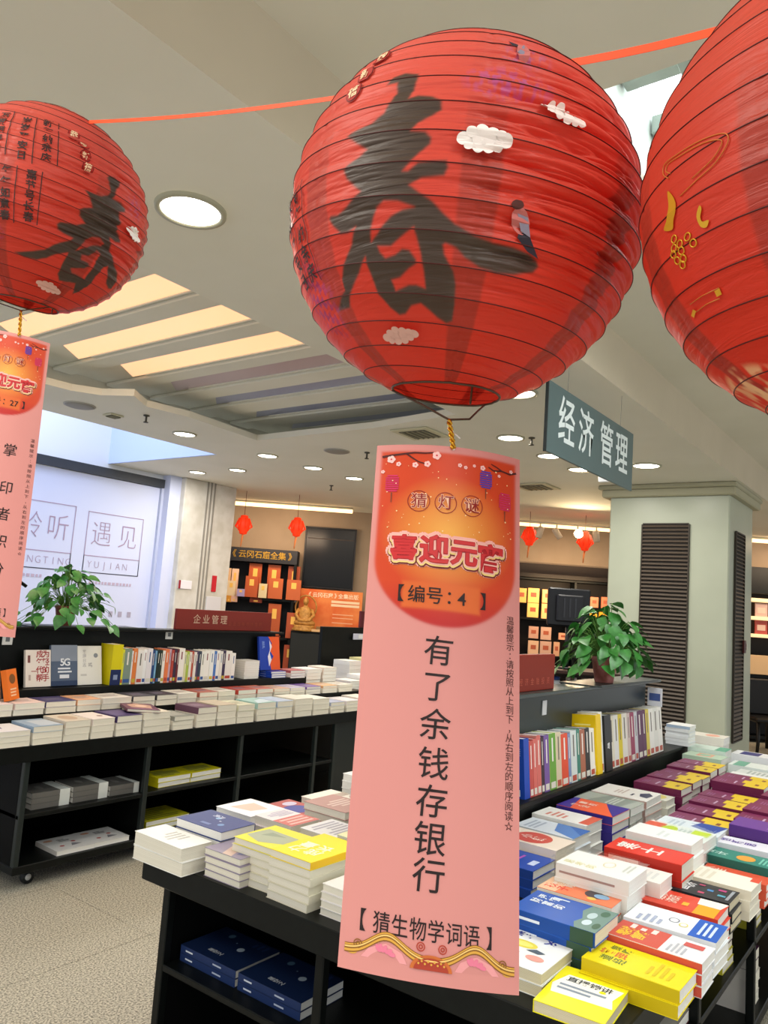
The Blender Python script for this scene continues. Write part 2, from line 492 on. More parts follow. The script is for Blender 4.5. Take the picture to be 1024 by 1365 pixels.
SGY = 1.60
t = thing('hanging_sign', 'slate green hanging sign with white characters 经济 管理', 'sign', (4.03, SGY, 2.35))
MB().bbox((-.62, 0, 0), (.62, .012, .36), mat('#53686a', .3, spec=.5), .002).obj('board', t)
m = MB(); fm = flat(0, -.0015, 0, 1, 0, 0, 0, 0, 1)
WHT = mat('#dfe8e6', .5)
for i, ch in enumerate('经济管理'): put_text(m, ch, WHT, fm, [-.39, -.13, .17, .42][i], .19, .26, .012, sx=.82)
m.obj('lettering', t)
for x in (-.38, .40):
    MB().tube([(x, .006, .36), (x+.01, .006, .549)], .0016, mat('#8b877c', .4), 5).obj('string', t)
MB().bbox((-.628, -.002, -.002), (-.62, .014, .362), mat('#20282a', .4), .001).obj('edge_strip', t)

# ---------------------------------------------------------------- wall lettering  (left wall is y = 7.64)
WL = mat('#a58ea8', .7)
def wall_text(items, nm, lb, x, z):
    t = thing('wall_lettering', lb, 'lettering', (x, 7.64, z))
    m = MB(); fm = flat(-x, -.004, -z, 1, 0, 0, 0, 0, 1)
    for it in items:
        if it[0] == 't': put_text(m, it[1], WL, fm, it[2], it[3], it[4], it[5] if len(it) > 5 else 0, sx=.9)
        else:
            _, a, b, c, d = it; k = .008
            for q in ((a, b, c, b+k), (a, d-k, c, d), (a, b, a+k, d), (c-k, b, c, d)):
                poly(m, [(q[0], q[1]), (q[2], q[1]), (q[2], q[3]), (q[0], q[3])], WL, fm)
    m.obj('print', t)


wall_text([('b', 4.80, 1.67, 5.52, 2.34), ('b', 4.80, 1.67, 5.52, 1.86), ('t', '遇', 4.99, 2.10, .30, -.016), ('t', '见', 5.33, 2.10, .30, -.016)] +
          [('t', c, 4.88+i*.09, 1.765, .11, -.02) for i, c in enumerate('YUJIAN')], 'x', 'framed wall lettering 遇见 YUJIAN near the stone pillar', 5.16, 1.67)
wall_text([('b', 3.95, 1.67, 4.65, 2.37), ('b', 3.95, 1.67, 4.65, 1.86), ('t', '聆', 4.16, 2.11, .30, -.016), ('t', '听', 4.47, 2.11, .30, -.016)] +
          [('t', c, 4.03+i*.085, 1.765, .11, -.02) for i, c in enumerate('LINGTING')], 'x', 'framed wall lettering 聆听 LINGTING beside the pink card', 4.3, 1.67)
t = thing('wall_lettering', 'rows of tiny faint lettering low on the left wall', 'lettering', (4.9, 7.64, 1.2))
m = MB(); fm = flat(-4.9, -.004, -1.2, 1, 0, 0, 0, 0, 1); rnd = random.Random(4)
for z, xa, xb in ((1.55, 4.9, 5.45), (1.58, 4.0, 4.35)):
    x = xa
    while x < xb:
        w_ = rnd.uniform(.02, .04); poly(m, [(x, z), (x+w_, z), (x+w_, z+.03), (x, z+.03)], mat('#b9a7bd', .7), fm); x += w_+.015
for i in range(5): poly(m, [(4.95+i*.12, 1.20), (5.0+i*.12, 1.20), (5.0+i*.12, 1.26), (4.95+i*.12, 1.26)], mat('#a9a3b8', .7), fm)
m.obj('print', t)

# ================================================================ books
def C(c): return mat(c, .42, spec=.28)


BK = {}


def book_meshes(w_, h_, t_, cover, spine, prints, pages):
    k = (round(w_, 3), round(h_, 3), round(t_, 4), cover, spine, prints, pages)
    if k in BK: return BK[k]
    ct = .0014; mc = C(cover); ms = C(spine)
    m = MB()
    m.box((-w_/2, -h_/2, 0), (w_/2, h_/2, ct), mc); m.box((-w_/2, -h_/2, t_-ct), (w_/2, h_/2, t_), mc)
    m.box((-w_/2, -h_/2, ct), (-w_/2+ct, h_/2, t_-ct), ms)
    cov = m.mesh('cover')
    pg = MB().box((-w_/2+ct, -h_/2+.002, ct), (w_/2-.002, h_/2-.002, t_-ct), {'c': PAGEC, 'w': PAGEW}.get(pages, PAGES)).mesh('pages')
    pr = None
    if prints:
        m = MB(); lv = [0]

        def mk(el, fm, W, H):
            kd = el[0]
            z = lv[0]
            if kd == 'r':
                _, a, b, c, d, col = el
                poly(m, [(a*W, b*H), (c*W, b*H), (c*W, d*H), (a*W, d*H)], C(col), fm)
            elif kd == 'e':
                _, a, b, ra, rb, col = el
                poly(m, ellipse(a*W, b*H, ra*W, rb*H), C(col), fm)
            elif kd == 'p':
                poly(m, [(a*W, b*H) for a, b in el[1]], C(el[2]), fm)
            elif kd == 't':
                _, s_, a, b, size, col = el[:6]
                n = len(s_)
                for i, ch in enumerate(s_): put_text(m, ch, C(col), fm, a*W+(i-(n-1)/2)*size*.98, b*H, size, .02)
            elif kd == 'v':
                _, s_, a, b, size, col = el[:6]
                for i, ch in enumerate(s_): put_text(m, ch, C(col), fm, a*W, b*H-i*size*1.02, size, .02)
            elif kd == 'l':
                _, a, b, c, d, n, col = el
                rr = random.Random(n*7+int(a*100))
                for i in range(n):
                    y = b+(d-b)*(i+.5)/n; hh = (d-b)/n*.25; x = a
                    e = c-(c-a)*rr.choice((0, .1, .35))
                    poly(m, [(x*W, (y-hh)*H), (e*W, (y-hh)*H), (e*W, (y+hh)*H), (x*W, (y+hh)*H)], C(col), fm)
        for el in prints:
            if el[0] == 'S':      # on the spine: a runs down the spine
                fm = lambda a, b: (-w_/2-.0003-lv[0], h_/2-a, b)
                mk(el[1], fm, h_, t_)
            elif el[0] == 'B':    # on the back cover
                fm = lambda a, b: (a-w_/2, b-h_/2, -.0003-lv[0])
                mk(el[1], fm, w_, h_)
            else:
                fm = lambda a, b: (a-w_/2, b-h_/2, t_+.0003+lv[0])
                mk(el, fm, w_, h_)
            lv[0] += .00012
        pr = m.mesh('cover_print')
    BK[k] = (cov, pg, pr)
    return BK[k]


def book(label, M, dims, cover, spine=None, prints=(), pages='', group=None):
    cov, pg, pr = book_meshes(*dims, cover, spine or cover, prints, pages)
    o = thing('book', label, 'book', group=group)
    o.matrix_world = M
    c_ = link('cover', cov, o); link('pages', pg, o)
    if pr: link('cover_print', pr, c_)
    return o


REST = {}
ORD = ['', 'topmost', 'second', 'third', 'fourth', 'fifth', 'sixth', 'seventh', 'eighth', 'ninth', 'tenth']
RND = random.Random(11)


def stack(desc, where, x0, x1, y0, y1, z0, z1, n, rot, cover, spine=None, prints=(), pages='', group='books', jit=.004, lower=None, yaw=0):
    """n equal books lying flat between z0 and z1; rot quarter turns in degrees"""
    t_ = (z1-z0)/n
    cx, cy = (x0+x1)/2, (y0+y1)/2; sx, sy = x1-x0, y1-y0
    w_, h_ = (sx, sy) if rot % 180 == 0 else (sy, sx)
    for i in range(n):
        top = i == n-1
        if n == 1: lb = desc+', '+where
        elif top: lb = desc+', topmost of the stack '+where
        else: lb = ORD[n-i]+' book down under the '+desc.replace('with ', 'with ')+(' ' + where if len((desc+where).split()) < 9 else '')
        if len(lb.split()) > 16: lb = ' '.join(lb.split()[:16])
        jx, jy, ja = ((RND.uniform(-jit, jit), RND.uniform(-jit, jit), RND.uniform(-1.6, 1.6)) if jit else (0, 0, 0))
        M = Matrix.Translation((cx+jx, cy+jy, z0+i*t_)) @ Matrix.Rotation(R(rot+ja+yaw), 4, 'Z')
        if i < n-1 and (cx > 2.72 or y0 > 3.5 or (1.9 < cx and 1.4 < cy < 2.1)):
            mb = REST.setdefault('front' if y0 < 3.5 else 'left', MB()); c_ = lower or spine or cover; tt = t_-.0004; ct = .0012
            mb.box((-w_/2, -h_/2, 0), (w_/2, h_/2, ct), C(c_), M); mb.box((-w_/2, -h_/2, tt-ct), (w_/2, h_/2, tt), C(c_), M)
            mb.box((-w_/2, -h_/2, ct), (-w_/2+ct, h_/2, tt-ct), C(c_), M)
            mb.box((-w_/2+ct, -h_/2+.002, ct), (w_/2-.002, h_/2-.002, tt-ct), {'c': PAGEC, 'w': PAGEW}.get(pages, PAGES), M)
            continue
        c = cover if (top or lower is None) else lower
        book(lb, M, (w_, h_, t_-.0004), c, (spine if (top or lower is None) else lower), prints if top else tuple(p for p in prints if p[0] == 'S'), pages, group)


# ---------------------------------------------------------------- front display table (island 2)
tb = thing('display_table', 'long black display table in front loaded with book stacks', 'table', (3.4, 1.3, 0))
OX, OY = 3.4, 1.3


def bx(name, par, ox, oy, a, b, m=BLK, bev=.003):
    return MB().bbox((a[0]-ox, a[1]-oy, a[2]), (b[0]-ox, b[1]-oy, b[2]), m, bev).obj(name, par)


XE = 5.35
bx('tabletop', tb, OX, OY, (1.63, .56, .645), (XE, 2.07, .72))
bx('base', tb, OX, OY, (1.69, .63, .06), (XE-.05, 2.03, .10))
for x, y in ((1.69, 2.0), (1.69, 1.36), (1.69, .63), (2.56, .63), (3.35, .63), (4.2, .63), (5.0, .63)):
    bx('post', tb, OX, OY, (x, y, .10), (x+.03, y+.03, .645))
bx('shelf', tb, OX, OY, (1.69, .66, .375), (2.12, 2.0, .395))
bx('shelf', tb, OX, OY, (2.16, .63, .375), (XE-.05, 1.0, .395))
bx('divider', tb, OX, OY, (2.12, .66, .10), (2.15, 2.03, .645), BLK2)
bx('divider', tb, OX, OY, (2.16, 1.0, .10), (XE-.05, 1.02, .645), BLK2)
bx('side_panel', tb, OX, OY, (2.16, 2.0, .10), (XE-.05, 2.03, .645), BLK2)
bx('side_panel', tb, OX, OY, (1.70, 2.002, .10), (2.158, 2.028, .645), BLK2)
bx('end_panel', tb, OX, OY, (2.12, .64, .10), (2.15, .66, .645), BLK2)
# centre rack: ledges and back board
bx('rack_base', tb, OX, OY, (2.05, 1.28, .72), (4.9, 1.42, .86))
bx('ledge', tb, OX, OY, (2.05, 1.26, .86), (4.9, 1.45, .878))
bx('back_board', tb, OX, OY, (2.05, 1.405, .878), (4.42, 1.44, 1.235), mat('#2b3433', .35))
bx('top_board', tb, OX, OY, (2.0, 1.33, 1.235), (4.45, 1.47, 1.25), mat('#3a4240', .3))
m = MB(); m.bbox((3.07-OX, 1.400-OY, 1.14), (3.11-OX, 1.404-OY, 1.20), mat('#e6e8ea', .5), .001)
m.obj('price_tag', tb)

G = 'books on the front display table'
RD, YL, WH, BL = '#d63a2c', '#f2e21a', '#eef0ee', '#1c4fae'
LN = '#8b8f94'


def A(*a, **k): stack(*a, group=k.pop('group', G), **k)


# outer row, nearest the aisle; spine to the left (towards -X), titles read from the aisle
M_ = Matrix.Translation((1.735, .665, .7205)) @ Matrix.Rotation(R(-90+4), 4, 'Z')
book('yellow paperback titled 直播销讲 lying alone at the front table corner', M_, (.152, .205, .025), '#f3ea1c', '#f3ea1c',
     (('p', ((.03, .50), (.15, .80), (.97, .78), (.90, .52), (.97, .33), (.1, .30)), '#f4f4ee'), ('t', '直播销讲', .50, .70, .026, '#2b3238'),
      ('l', .13, .40, .88, .58, 2, '#8b98a8'), ('e', .72, .62, .05, .03, '#f3ea1c')), 'c', G)
stack('white paperback titled 绝对 with yellow oval', 'beside the pink card', 1.69, 1.90, .745, .905, .72, .772, 2, -90, '#eef0ee', None,
      (('t', '绝', .25, .80, .042, '#2a3590'), ('t', '对', .72, .80, .042, '#2a3590'), ('e', .36, .55, .24, .10, '#e6d94a'), ('e', .36, .55, .17, .06, '#f2ea7a'), ('e', .72, .28, .14, .07, '#e79a8c'), ('l', .10, .18, .5, .34, 2, '#c9a0a0'), ('p', ((.5, .42), (.62, .5), (.78, .46), (.7, .4)), '#4d5a66')), 'c', G)
A('yellow paperback with red and gold title', 'next to 直播销讲', 1.82, 1.955, .49, .71, .72, .78, 2, 0, '#f0dc14', '#cdb40f',
  (('v', '道经', .30, .80, .030, '#6a7f28'), ('v', '管理', .55, .84, .034, '#d8722a'), ('v', '策略', .80, .80, .026, '#7f8a2a'), ('l', .2, .12, .75, .40, 4, '#d9c010')), 'w')
A('red and white paperback with yellow title', 'in the outer row', 1.96, 2.075, .475, .70, .72, .795, 3, 0, '#e9e9ec', '#cf5343',
  (('r', 0, .45, 1, 1, '#cf5343'), ('v', '零售', .30, .86, .034, '#f0c52a'), ('v', '战略', .55, .86, .034, '#f0c52a'), ('l', .7, .55, .95, .9, 3, '#f2ded8'), ('l', .1, .2, .7, .4, 4, '#b9bcc4'), ('r', .62, .08, .85, .28, '#d05a55')), 'w')
A('white paperback with blue lower band', 'in the outer row', 2.09, 2.225, .48, .705, .72, .80, 3, 0, '#ecf0f3', '#e6eaee',
  (('r', 0, 0, 1, .30, '#1f5fc4'), ('e', .55, .52, .13, .06, '#7d8494'), ('e', .55, .52, .10, .045, '#ecf0f3'), ('e', .42, .40, .11, .05, '#d9cf6a'), ('e', .42, .40, .08, .035, '#ecf0f3'), ('l', .1, .6, .55, .9, 4, '#a9b3cc'), ('l', .15, .06, .85, .24, 3, '#cfe0f5'), ('S', ('l', .1, .3, .8, .7, 1, '#c77b78'))), 'w')
A('orange red paperback with yellow and white band', 'in the outer row', 2.25, 2.385, .51, .715, .72, .80, 3, 0, '#dc4a35', '#cf3f2b',
  (('r', 0, .05, .6, .32, '#f3a81e'), ('p', ((.6, .05), (1, .0), (1, .36), (.6, .34)), '#f3efe4'), ('v', '经济', .4, .80, .034, '#f6d9c8'), ('v', '常识', .62, .80, .034, '#f6d9c8'), ('r', .3, .42, .5, .5, '#f0b63a')), 'w')
A('black patterned paperback with white title blocks', 'in the outer row', 2.41, 2.535, .515, .725, .72, .80, 3, 0, '#2f3136', '#26282c',
  (('v', '漫画', .35, .84, .040, '#e8e8ea'), ('v', '经济', .65, .80, .040, '#e8e8ea'), ('r', .2, .36, .32, .44, '#d04a72'), ('r', .5, .28, .62, .36, '#4f8fc9'), ('r', .7, .14, .82, .24, '#c74a8a'), ('r', .3, .10, .42, .2, '#5aa9c0'), ('r', .75, .42, .85, .5, '#b8486a'), ('l', .15, .02, .9, .1, 1, '#9aa0a8')), 'c')
A('cream white paperback with small red corner', 'behind the black patterned one', 2.55, 2.685, .49, .70, .72, .805, 3, 0, '#efeadb', '#e9e2cf',
  (('l', .15, .55, .85, .85, 3, '#e2dac6'), ('r', .7, 0, 1, .12, '#e0543a')), '')
A('orange red paperback with pale title', 'before the green one', 2.70, 2.79, .48, .70, .72, .79, 3, 0, '#dd5a3e', None, (('v', '人生', .5, .8, .034, '#f4dccc'),), 'w')
A('teal green paperback with orange oval', 'at the right edge', 2.80, 2.92, .48, .70, .72, .815, 3, 0, '#2e8575', '#256b60',
  (('v', '设计', .45, .90, .04, '#d8ece4'), ('e', .45, .38, .28, .13, '#eda43c'), ('l', .2, .04, .8, .2, 3, '#7fc9b4')), 'w')
A('white paperback with purple title', 'behind the teal one', 2.93, 3.04, .47, .69, .72, .83, 4, 0, '#e9e8f0', '#e3e2ea',
  (('v', '创新思', .5, .86, .040, '#5a3f96'), ('r', .2, .1, .5, .2, '#f0b04a')), 'w')
A('violet hardcover with glossy cover', 'right edge row', 3.05, 3.20, .44, .66, .72, .87, 4, 0, '#6b3a96', '#4f2a78', (('l', .2, .3, .8, .5, 2, '#9a70b8'),), 'w')
MAR = (('r', 0, 0, 1, .40, '#e5c42a'), ('p', ((0, .40), (.5, .40), (.5, .48), (1, .48), (1, .40)), '#e5c42a'), ('l', .2, .55, .85, .62, 1, '#cdb0cc'), ('r', .35, .15, .6, .22, '#8a4a2a'), ('l', .2, .75, .6, .9, 3, '#9a5a8a'))
for k, (a, b, n) in enumerate(((3.215, 3.36, 4), (3.375, 3.52, 4), (3.54, 3.69, 5), (3.71, 3.86, 5))):
    A('maroon and yellow textbook', ['just past the violet ones', 'second past the violet ones', 'third past the violet ones', 'fourth past the violet ones'][k], a, b, .46, .68, .72, .855+.01*(k % 2), n, 0, '#7a2452', '#6a1c46', MAR, 'w')
# middle row
A('blue paperback with green landscape at its foot', 'in the middle row', 1.865, 2.03, .695, .915, .72, .822, 3, 0, '#1d57b4', '#174a9c',
  (('p', ((0, .0), (1, 0), (1, .30), (.7, .34), (.4, .26), (.2, .30), (0, .24)), '#6f8f86'), ('e', .3, .18, .12, .05, '#c8dbe2'), ('e', .6, .20, .14, .05, '#b9d0d4'), ('e', .8, .1, .12, .05, '#3f6a52'), ('e', .25, .06, .12, .04, '#3c6248'), ('v', '财富的', .55, .86, .030, '#e6eef6'), ('v', '逻辑', .78, .84, .030, '#e6eef6'), ('l', .85, .45, .9, .85, 1, '#d3e0f0'), ('S', ('l', .05, .3, .4, .7, 1, '#dfe8f4')), ('S', ('r', .72, 0, .98, 1, '#35523f'))), '')
A('orange paperback with cartoon figures', 'in the middle row', 2.045, 2.155, .72, .925, .72, .825, 3, 0, '#ec7f55', '#e8e0d4',
  (('r', 0, .75, 1, 1, '#f1c09a'), ('v', '孩子', .35, .88, .034, '#e23a2c'), ('v', '教育', .65, .84, .030, '#f7e2d2'), ('e', .55, .30, .28, .15, '#4d4248'), ('e', .5, .22, .16, .10, '#8ab0d2'), ('e', .8, .2, .12, .08, '#f0d9c0'), ('e', .2, .3, .1, .06, '#f3c35a')), 'w')
A('white glossy paperback with pale yellow title', 'wrapped stack mid row', 2.125, 2.28, .705, .91, .72, .875, 4, 0, '#eceeea', '#e5e3da',
  (('v', '思考的', .25, .88, .030, '#d9d4a0'), ('e', .6, .42, .18, .08, '#d9cfa2'), ('e', .6, .42, .15, .065, '#eceeea'), ('l', .4, .1, .9, .22, 2, '#c9ccc4'), ('S', ('l', .05, .3, .9, .6, 1, '#a88a80'))), 'w')
A('white paperback with thin red lines at its head', 'mid row', 2.29, 2.41, .67, .89, .72, .84, 3, 0, '#eceae4', '#e6ddd4',
  (('r', 0, .78, 1, 1, '#d9776a'), ('l', .1, .5, .9, .76, 5, '#e3b3aa'), ('l', .2, .1, .8, .35, 3, '#d5d8d4')), 'w')
A('bright red thick book with bold white title 寒士', 'mid row', 2.425, 2.565, .655, .885, .72, .865, 3, 0, '#df3524', '#b72a1c',
  (('v', '寒士', .5, .76, .070, '#f1ece4'), ('S', ('l', .06, .3, .5, .7, 1, '#f0b0a0'))), '')
A('plain white paperback on the red stack side', 'mid row', 2.58, 2.72, .665, .87, .72, .885, 4, 0, '#eef1ee', '#e2e6e2', (('l', .2, .4, .8, .6, 2, '#d8dedc'),), 'w')
A('white and lime paperback with coral corner', 'mid row', 2.735, 2.90, .67, .89, .72, .86, 4, 0, '#e3ebe6', '#d8e0dc',
  (('r', 0, .72, .9, 1, '#e5644c'), ('e', .55, .62, .3, .12, '#c3dc3a'), ('r', .5, .05, .9, .3, '#c8e03c'), ('l', .1, .3, .8, .5, 3, '#b9c9c4')), 'w')
A('white paperback with deep blue corner', 'mid row', 2.92, 3.08, .67, .89, .72, .845, 4, 0, '#dde8ee', '#d6e0e6',
  (('p', ((.2, .1), (1, .0), (1, .42), (.5, .5)), '#2446a0'), ('l', .1, .6, .8, .85, 3, '#b0c4d0')), 'w')
for k, (a, b, n, z) in enumerate(((3.10, 3.25, 4, .83), (3.26, 3.41, 4, .835), (3.42, 3.57, 4, .845), (3.58, 3.73, 4, .845), (3.79, 3.94, 5, .875), (3.96, 4.1, 5, .87))):
    A('maroon textbook with yellow foot', ['beside the blue corner one', 'second of the mid row run', 'third of the mid row run', 'fourth of the mid row run', 'fifth, raised, of the mid run', 'sixth of the mid row run'][k], a, b, .685, .90, .72, z, n, 0, '#7d2a58', '#6a1c46', MAR, 'w')
A('white paperback with yellow strip', 'far end mid row', 4.12, 4.28, .70, .92, .72, .85, 3, 0, '#e9ecea', None, (('r', 0, 0, 1, .2, '#e0cf5a'),), 'w')
A('pale grey paperback with lines', 'far end mid row', 4.30, 4.46, .70, .92, .72, .84, 3, 0, '#d9dfdc', None, (('l', .1, .3, .9, .8, 5, '#a8b4b0'),), 'w')
A('navy and white paperback', 'far end mid row', 4.9, 5.06, .86, 1.06, .72, .85, 3, 0, '#e8ebee', None, (('r', .1, .3, .9, .8, '#27367e'),), 'w')
A('white paperback with teal strip', 'far end mid row', 4.55, 4.72, .80, 1.0, .72, .84, 3, 0, '#e3ece8', None, (('r', 0, .6, 1, .9, '#6fb09a'),), 'w')
# inner row by the rack
A('royal blue hardcover with magenta marks', 'by the rack', 2.22, 2.38, 1.02, 1.24, .72, .80, 3, 0, '#1f4aa8', '#183a86',
  (('l', .5, .35, .8, .6, 3, '#b45ac0'), ('r', .3, .1, .6, .2, '#c6d3ee')), 'w')
A('cream paperback with red oval title', 'by the rack', 2.39, 2.54, 1.02, 1.25, .72, .825, 3, 0, '#ecdccb', None,
  (('e', .5, .5, .42, .27, '#d0584c'), ('v', '小镇', .5, .60, .042, '#f1ded2')), '')
A('white and sky blue paperback', 'by the rack', 2.555, 2.70, 1.03, 1.25, .72, .825, 3, 0, '#d8dfe6', None,
  (('p', ((0, 0), (1, 0), (1, .55), (.3, .4)), '#5a86c6'), ('p', ((.4, 0), (1, 0), (1, .35)), '#3567b4'), ('l', .1, .65, .8, .9, 3, '#a9b4c2')), 'w')
A('white paperback with thin red text', 'by the rack', 2.715, 2.86, 1.05, 1.26, .72, .835, 3, 0, '#f0efe9', None,
  (('l', .2, .45, .7, .85, 4, '#d88a78'), ('r', .1, 0, 1, .18, '#d7604c')), 'w')
A('purple and orange geometric paperback', 'by the rack', 2.875, 3.055, 1.02, 1.24, .72, .845, 4, 0, '#f0623c', '#3b2e90',
  (('p', ((0, .75), (0, 1), (1, 1), (1, .9)), '#3b2e90'), ('p', ((0, 0), (1, 0), (1, .42), (.45, .2)), '#3b2e90'), ('v', '算法', .35, .76, .036, '#f6d7c8'), ('v', '霸权', .65, .72, .036, '#f6d7c8')), 'w')
A('grey patterned paperback in film wrap', 'by the rack', 3.07, 3.23, 1.02, 1.25, .72, .84, 4, 0, '#a9b0a6', None,
  (('p', ((0, .2), (1, .1), (1, .6), (0, .8)), '#8b958c'), ('l', .1, .3, .9, .5, 3, '#c9cfc6')), 'w')
A('white paperback with navy ink blot', 'by the rack', 3.25, 3.46, 1.02, 1.25, .72, .84, 4, 0, '#eeeae4', '#c9a49a',
  (('p', ((.3, .08), (.6, .05), (.8, .16), (.6, .28), (.35, .22)), '#343a5a'), ('l', .3, .5, .8, .7, 3, '#c9b8b0'), ('r', .3, .34, .5, .38, '#3a3a4a')), 'w')
A('white paperback with yellow cloud', 'by the rack', 3.48, 3.60, 1.0, 1.2, .72, .81, 3, 0, '#e8e6d8', None, (('e', .5, .3, .4, .2, '#e6d67a'), ('r', .1, .6, .6, .8, '#e0a08c')), 'w')
for k, (a, b, n, z) in enumerate(((3.62, 3.78, 4, .84), (3.79, 3.95, 4, .845), (3.96, 4.1, 4, .84), (4.12, 4.27, 4, .85), (4.28, 4.43, 4, .85))):
    A('plum textbook with mustard foot', ['first of the run by the rack', 'second of the run by the rack', 'third of the run by the rack', 'fourth of the run by the rack', 'fifth of the run by the rack'][k], a, b, .98, 1.19, .72, z, n, 0, '#84365f', '#6a1c46', MAR, 'w')
A('pale green patterned paperback', 'far end by the rack', 4.50, 4.66, 1.02, 1.22, .72, .86, 4, 0, '#b9cfb8', None, (('r', .2, .3, .8, .7, '#e09a7c'), ('e', .5, .5, .2, .15, '#8fc0a8')), 'w')
A('mint and white paperback', 'far end by the rack', 4.68, 4.84, 1.04, 1.24, .72, .88, 4, 0, '#cfe0d6', None, (('r', 0, 0, 1, .3, '#5aa98c'),), 'w')
A('white paperback with peach figure', 'far end by the rack', 4.9, 5.06, 1.1, 1.3, .72, .92, 5, 0, '#e3e0d6', None, (('e', .5, .4, .3, .2, '#e8a890'),), 'w')
# left half of the table, spines away, page edges to the camera
A('white paperback with faint grey script', 'at the left table corner', 1.585, 1.70, 1.83, 2.06, .7205, .80, 2, 180, '#f0efea', None,
  (('l', .2, .35, .8, .7, 4, '#c2c0ba'),), '')
A('navy blue paperback with small moons', 'behind the corner stack', 1.705, 1.85, 1.81, 2.02, .72, .83, 4, 180, '#2c3f7e', None,
  (('e', .35, .45, .07, .05, '#8fb4d8'), ('e', .65, .72, .08, .05, '#6f97c8'), ('r', .46, .56, .5, .6, '#cfdcec'), ('v', '月亮', .25, .45, .024, '#cdd6ea'), ('l', .75, .3, .85, .7, 1, '#6f84b8')), 'w')
A('mauve and grey paperback', 'second at the left edge', 1.645, 1.755, 1.655, 1.805, .72, .80, 4, 180, '#9a90a4', None,
  (('p', ((0, .2), (1, .5), (1, .75), (0, .45)), '#cfb3a4'), ('p', ((.2, .6), (.8, .75), (.6, .95)), '#6c6f96')), '')
A('yellow paperback with grey drawing', 'third at the left edge', 1.685, 1.86, 1.57, 1.735, .72, .84, 6, 90, '#e9df38', '#e9df38',
  (('p', ((.1, .3), (.9, .25), (.95, .75), (.5, .9), (.1, .7)), '#a9b096'), ('p', ((.3, .4), (.7, .35), (.75, .6)), '#8f9a84')), '', lower='#dcd7c0')
A('bright yellow paperback with white bold title', 'fourth at the left edge', 1.66, 1.885, 1.405, 1.56, .72, .85, 6, 90, '#f5dc10', '#f0c020',
  (('v', '成长', .35, .70, .050, '#f6f4d8'), ('v', '力量', .70, .74, .050, '#f6f4d8')), '', lower='#ddd8c2')
A('white paperback with violet dot', 'beside the card at the table edge', 1.68, 1.88, 1.20, 1.38, .72, .80, 4, 90, '#eeeae8', None,
  (('e', .6, .3, .08, .05, '#d8a8d8'),), '')
A('white and peach paperback', 'second row left', 1.915, 2.08, 1.90, 2.07, .72, .82, 5, 180, '#eeeef2', None,
  (('p', ((.2, .3), (.8, .2), (.7, .7), (.3, .8)), '#efc4b4'),), 'w')
A('paperback with red and white stripes', 'second row left', 1.915, 2.05, 1.71, 1.88, .72, .83, 4, 180, '#e9dfe0', None,
  (('r', 0, .5, 1, 1, '#cf6a64'), ('l', .1, .55, .9, .95, 3, '#e8b8b0'), ('l', .1, .1, .9, .4, 4, '#b6b2c8')), '')
A('white paperback with grey lines', 'second row left', 1.925, 2.08, 1.53, 1.69, .72, .83, 4, 180, '#e6e6ea', None, (('l', .1, .1, .9, .8, 6, '#aaa8b8'),), '')
A('blue and yellow gradient paperback', 'second row beside the card', 1.90, 2.08, 1.33, 1.515, .72, .855, 5, 90, '#c9dce4', None,
  (('p', ((0, .2), (1, 0), (1, .6), (0, .7)), '#3f7fae'), ('p', ((.1, .7), (1, .6), (1, 1), (.1, 1)), '#e3e0b0')), '')
A('glossy navy and red paperback', 'third row left', 2.12, 2.28, 1.87, 2.06, .72, .79, 3, 180, '#b04a4a', None, (('e', .5, .6, .35, .25, '#2c3c9a'), ('e', .3, .25, .2, .12, '#c9c0d8')), 'w')
A('brown maroon paperback in film', 'third row left', 2.12, 2.28, 1.66, 1.85, .72, .85, 5, 180, '#b58a84', None, (('l', .1, .3, .9, .7, 4, '#d9c2ba'),), '')
A('white and lilac paperback', 'third row left', 2.12, 2.29, 1.46, 1.64, .72, .85, 5, 180, '#eceaf2', None, (('p', ((0, 0), (1, .2), (1, .5), (0, .3)), '#c9cce8'),), 'w')
A('ivory paperback with brown band', 'fourth row left', 2.32, 2.50, 1.84, 2.04, .72, .80, 3, 180, '#e9e4d8', None, (('r', 0, .3, 1, .5, '#b9a89a'),), '')
A('rose paperback with grey title', 'fourth row left', 2.33, 2.50, 1.62, 1.81, .72, .87, 5, 180, '#c9a0a0', None, (('l', .2, .3, .8, .7, 3, '#eee0dc'),), 'w')
A('clean white paperback', 'fifth row left', 2.54, 2.72, 1.80, 2.02, .72, .86, 5, 180, '#f0f0ee', None, (), 'w')
A('white paperback with blue edge', 'fifth row left', 2.56, 2.73, 1.55, 1.76, .72, .89, 5, 180, '#eef0f2', None, (('r', 0, 0, .2, 1, '#7fa8c8'),), 'w')
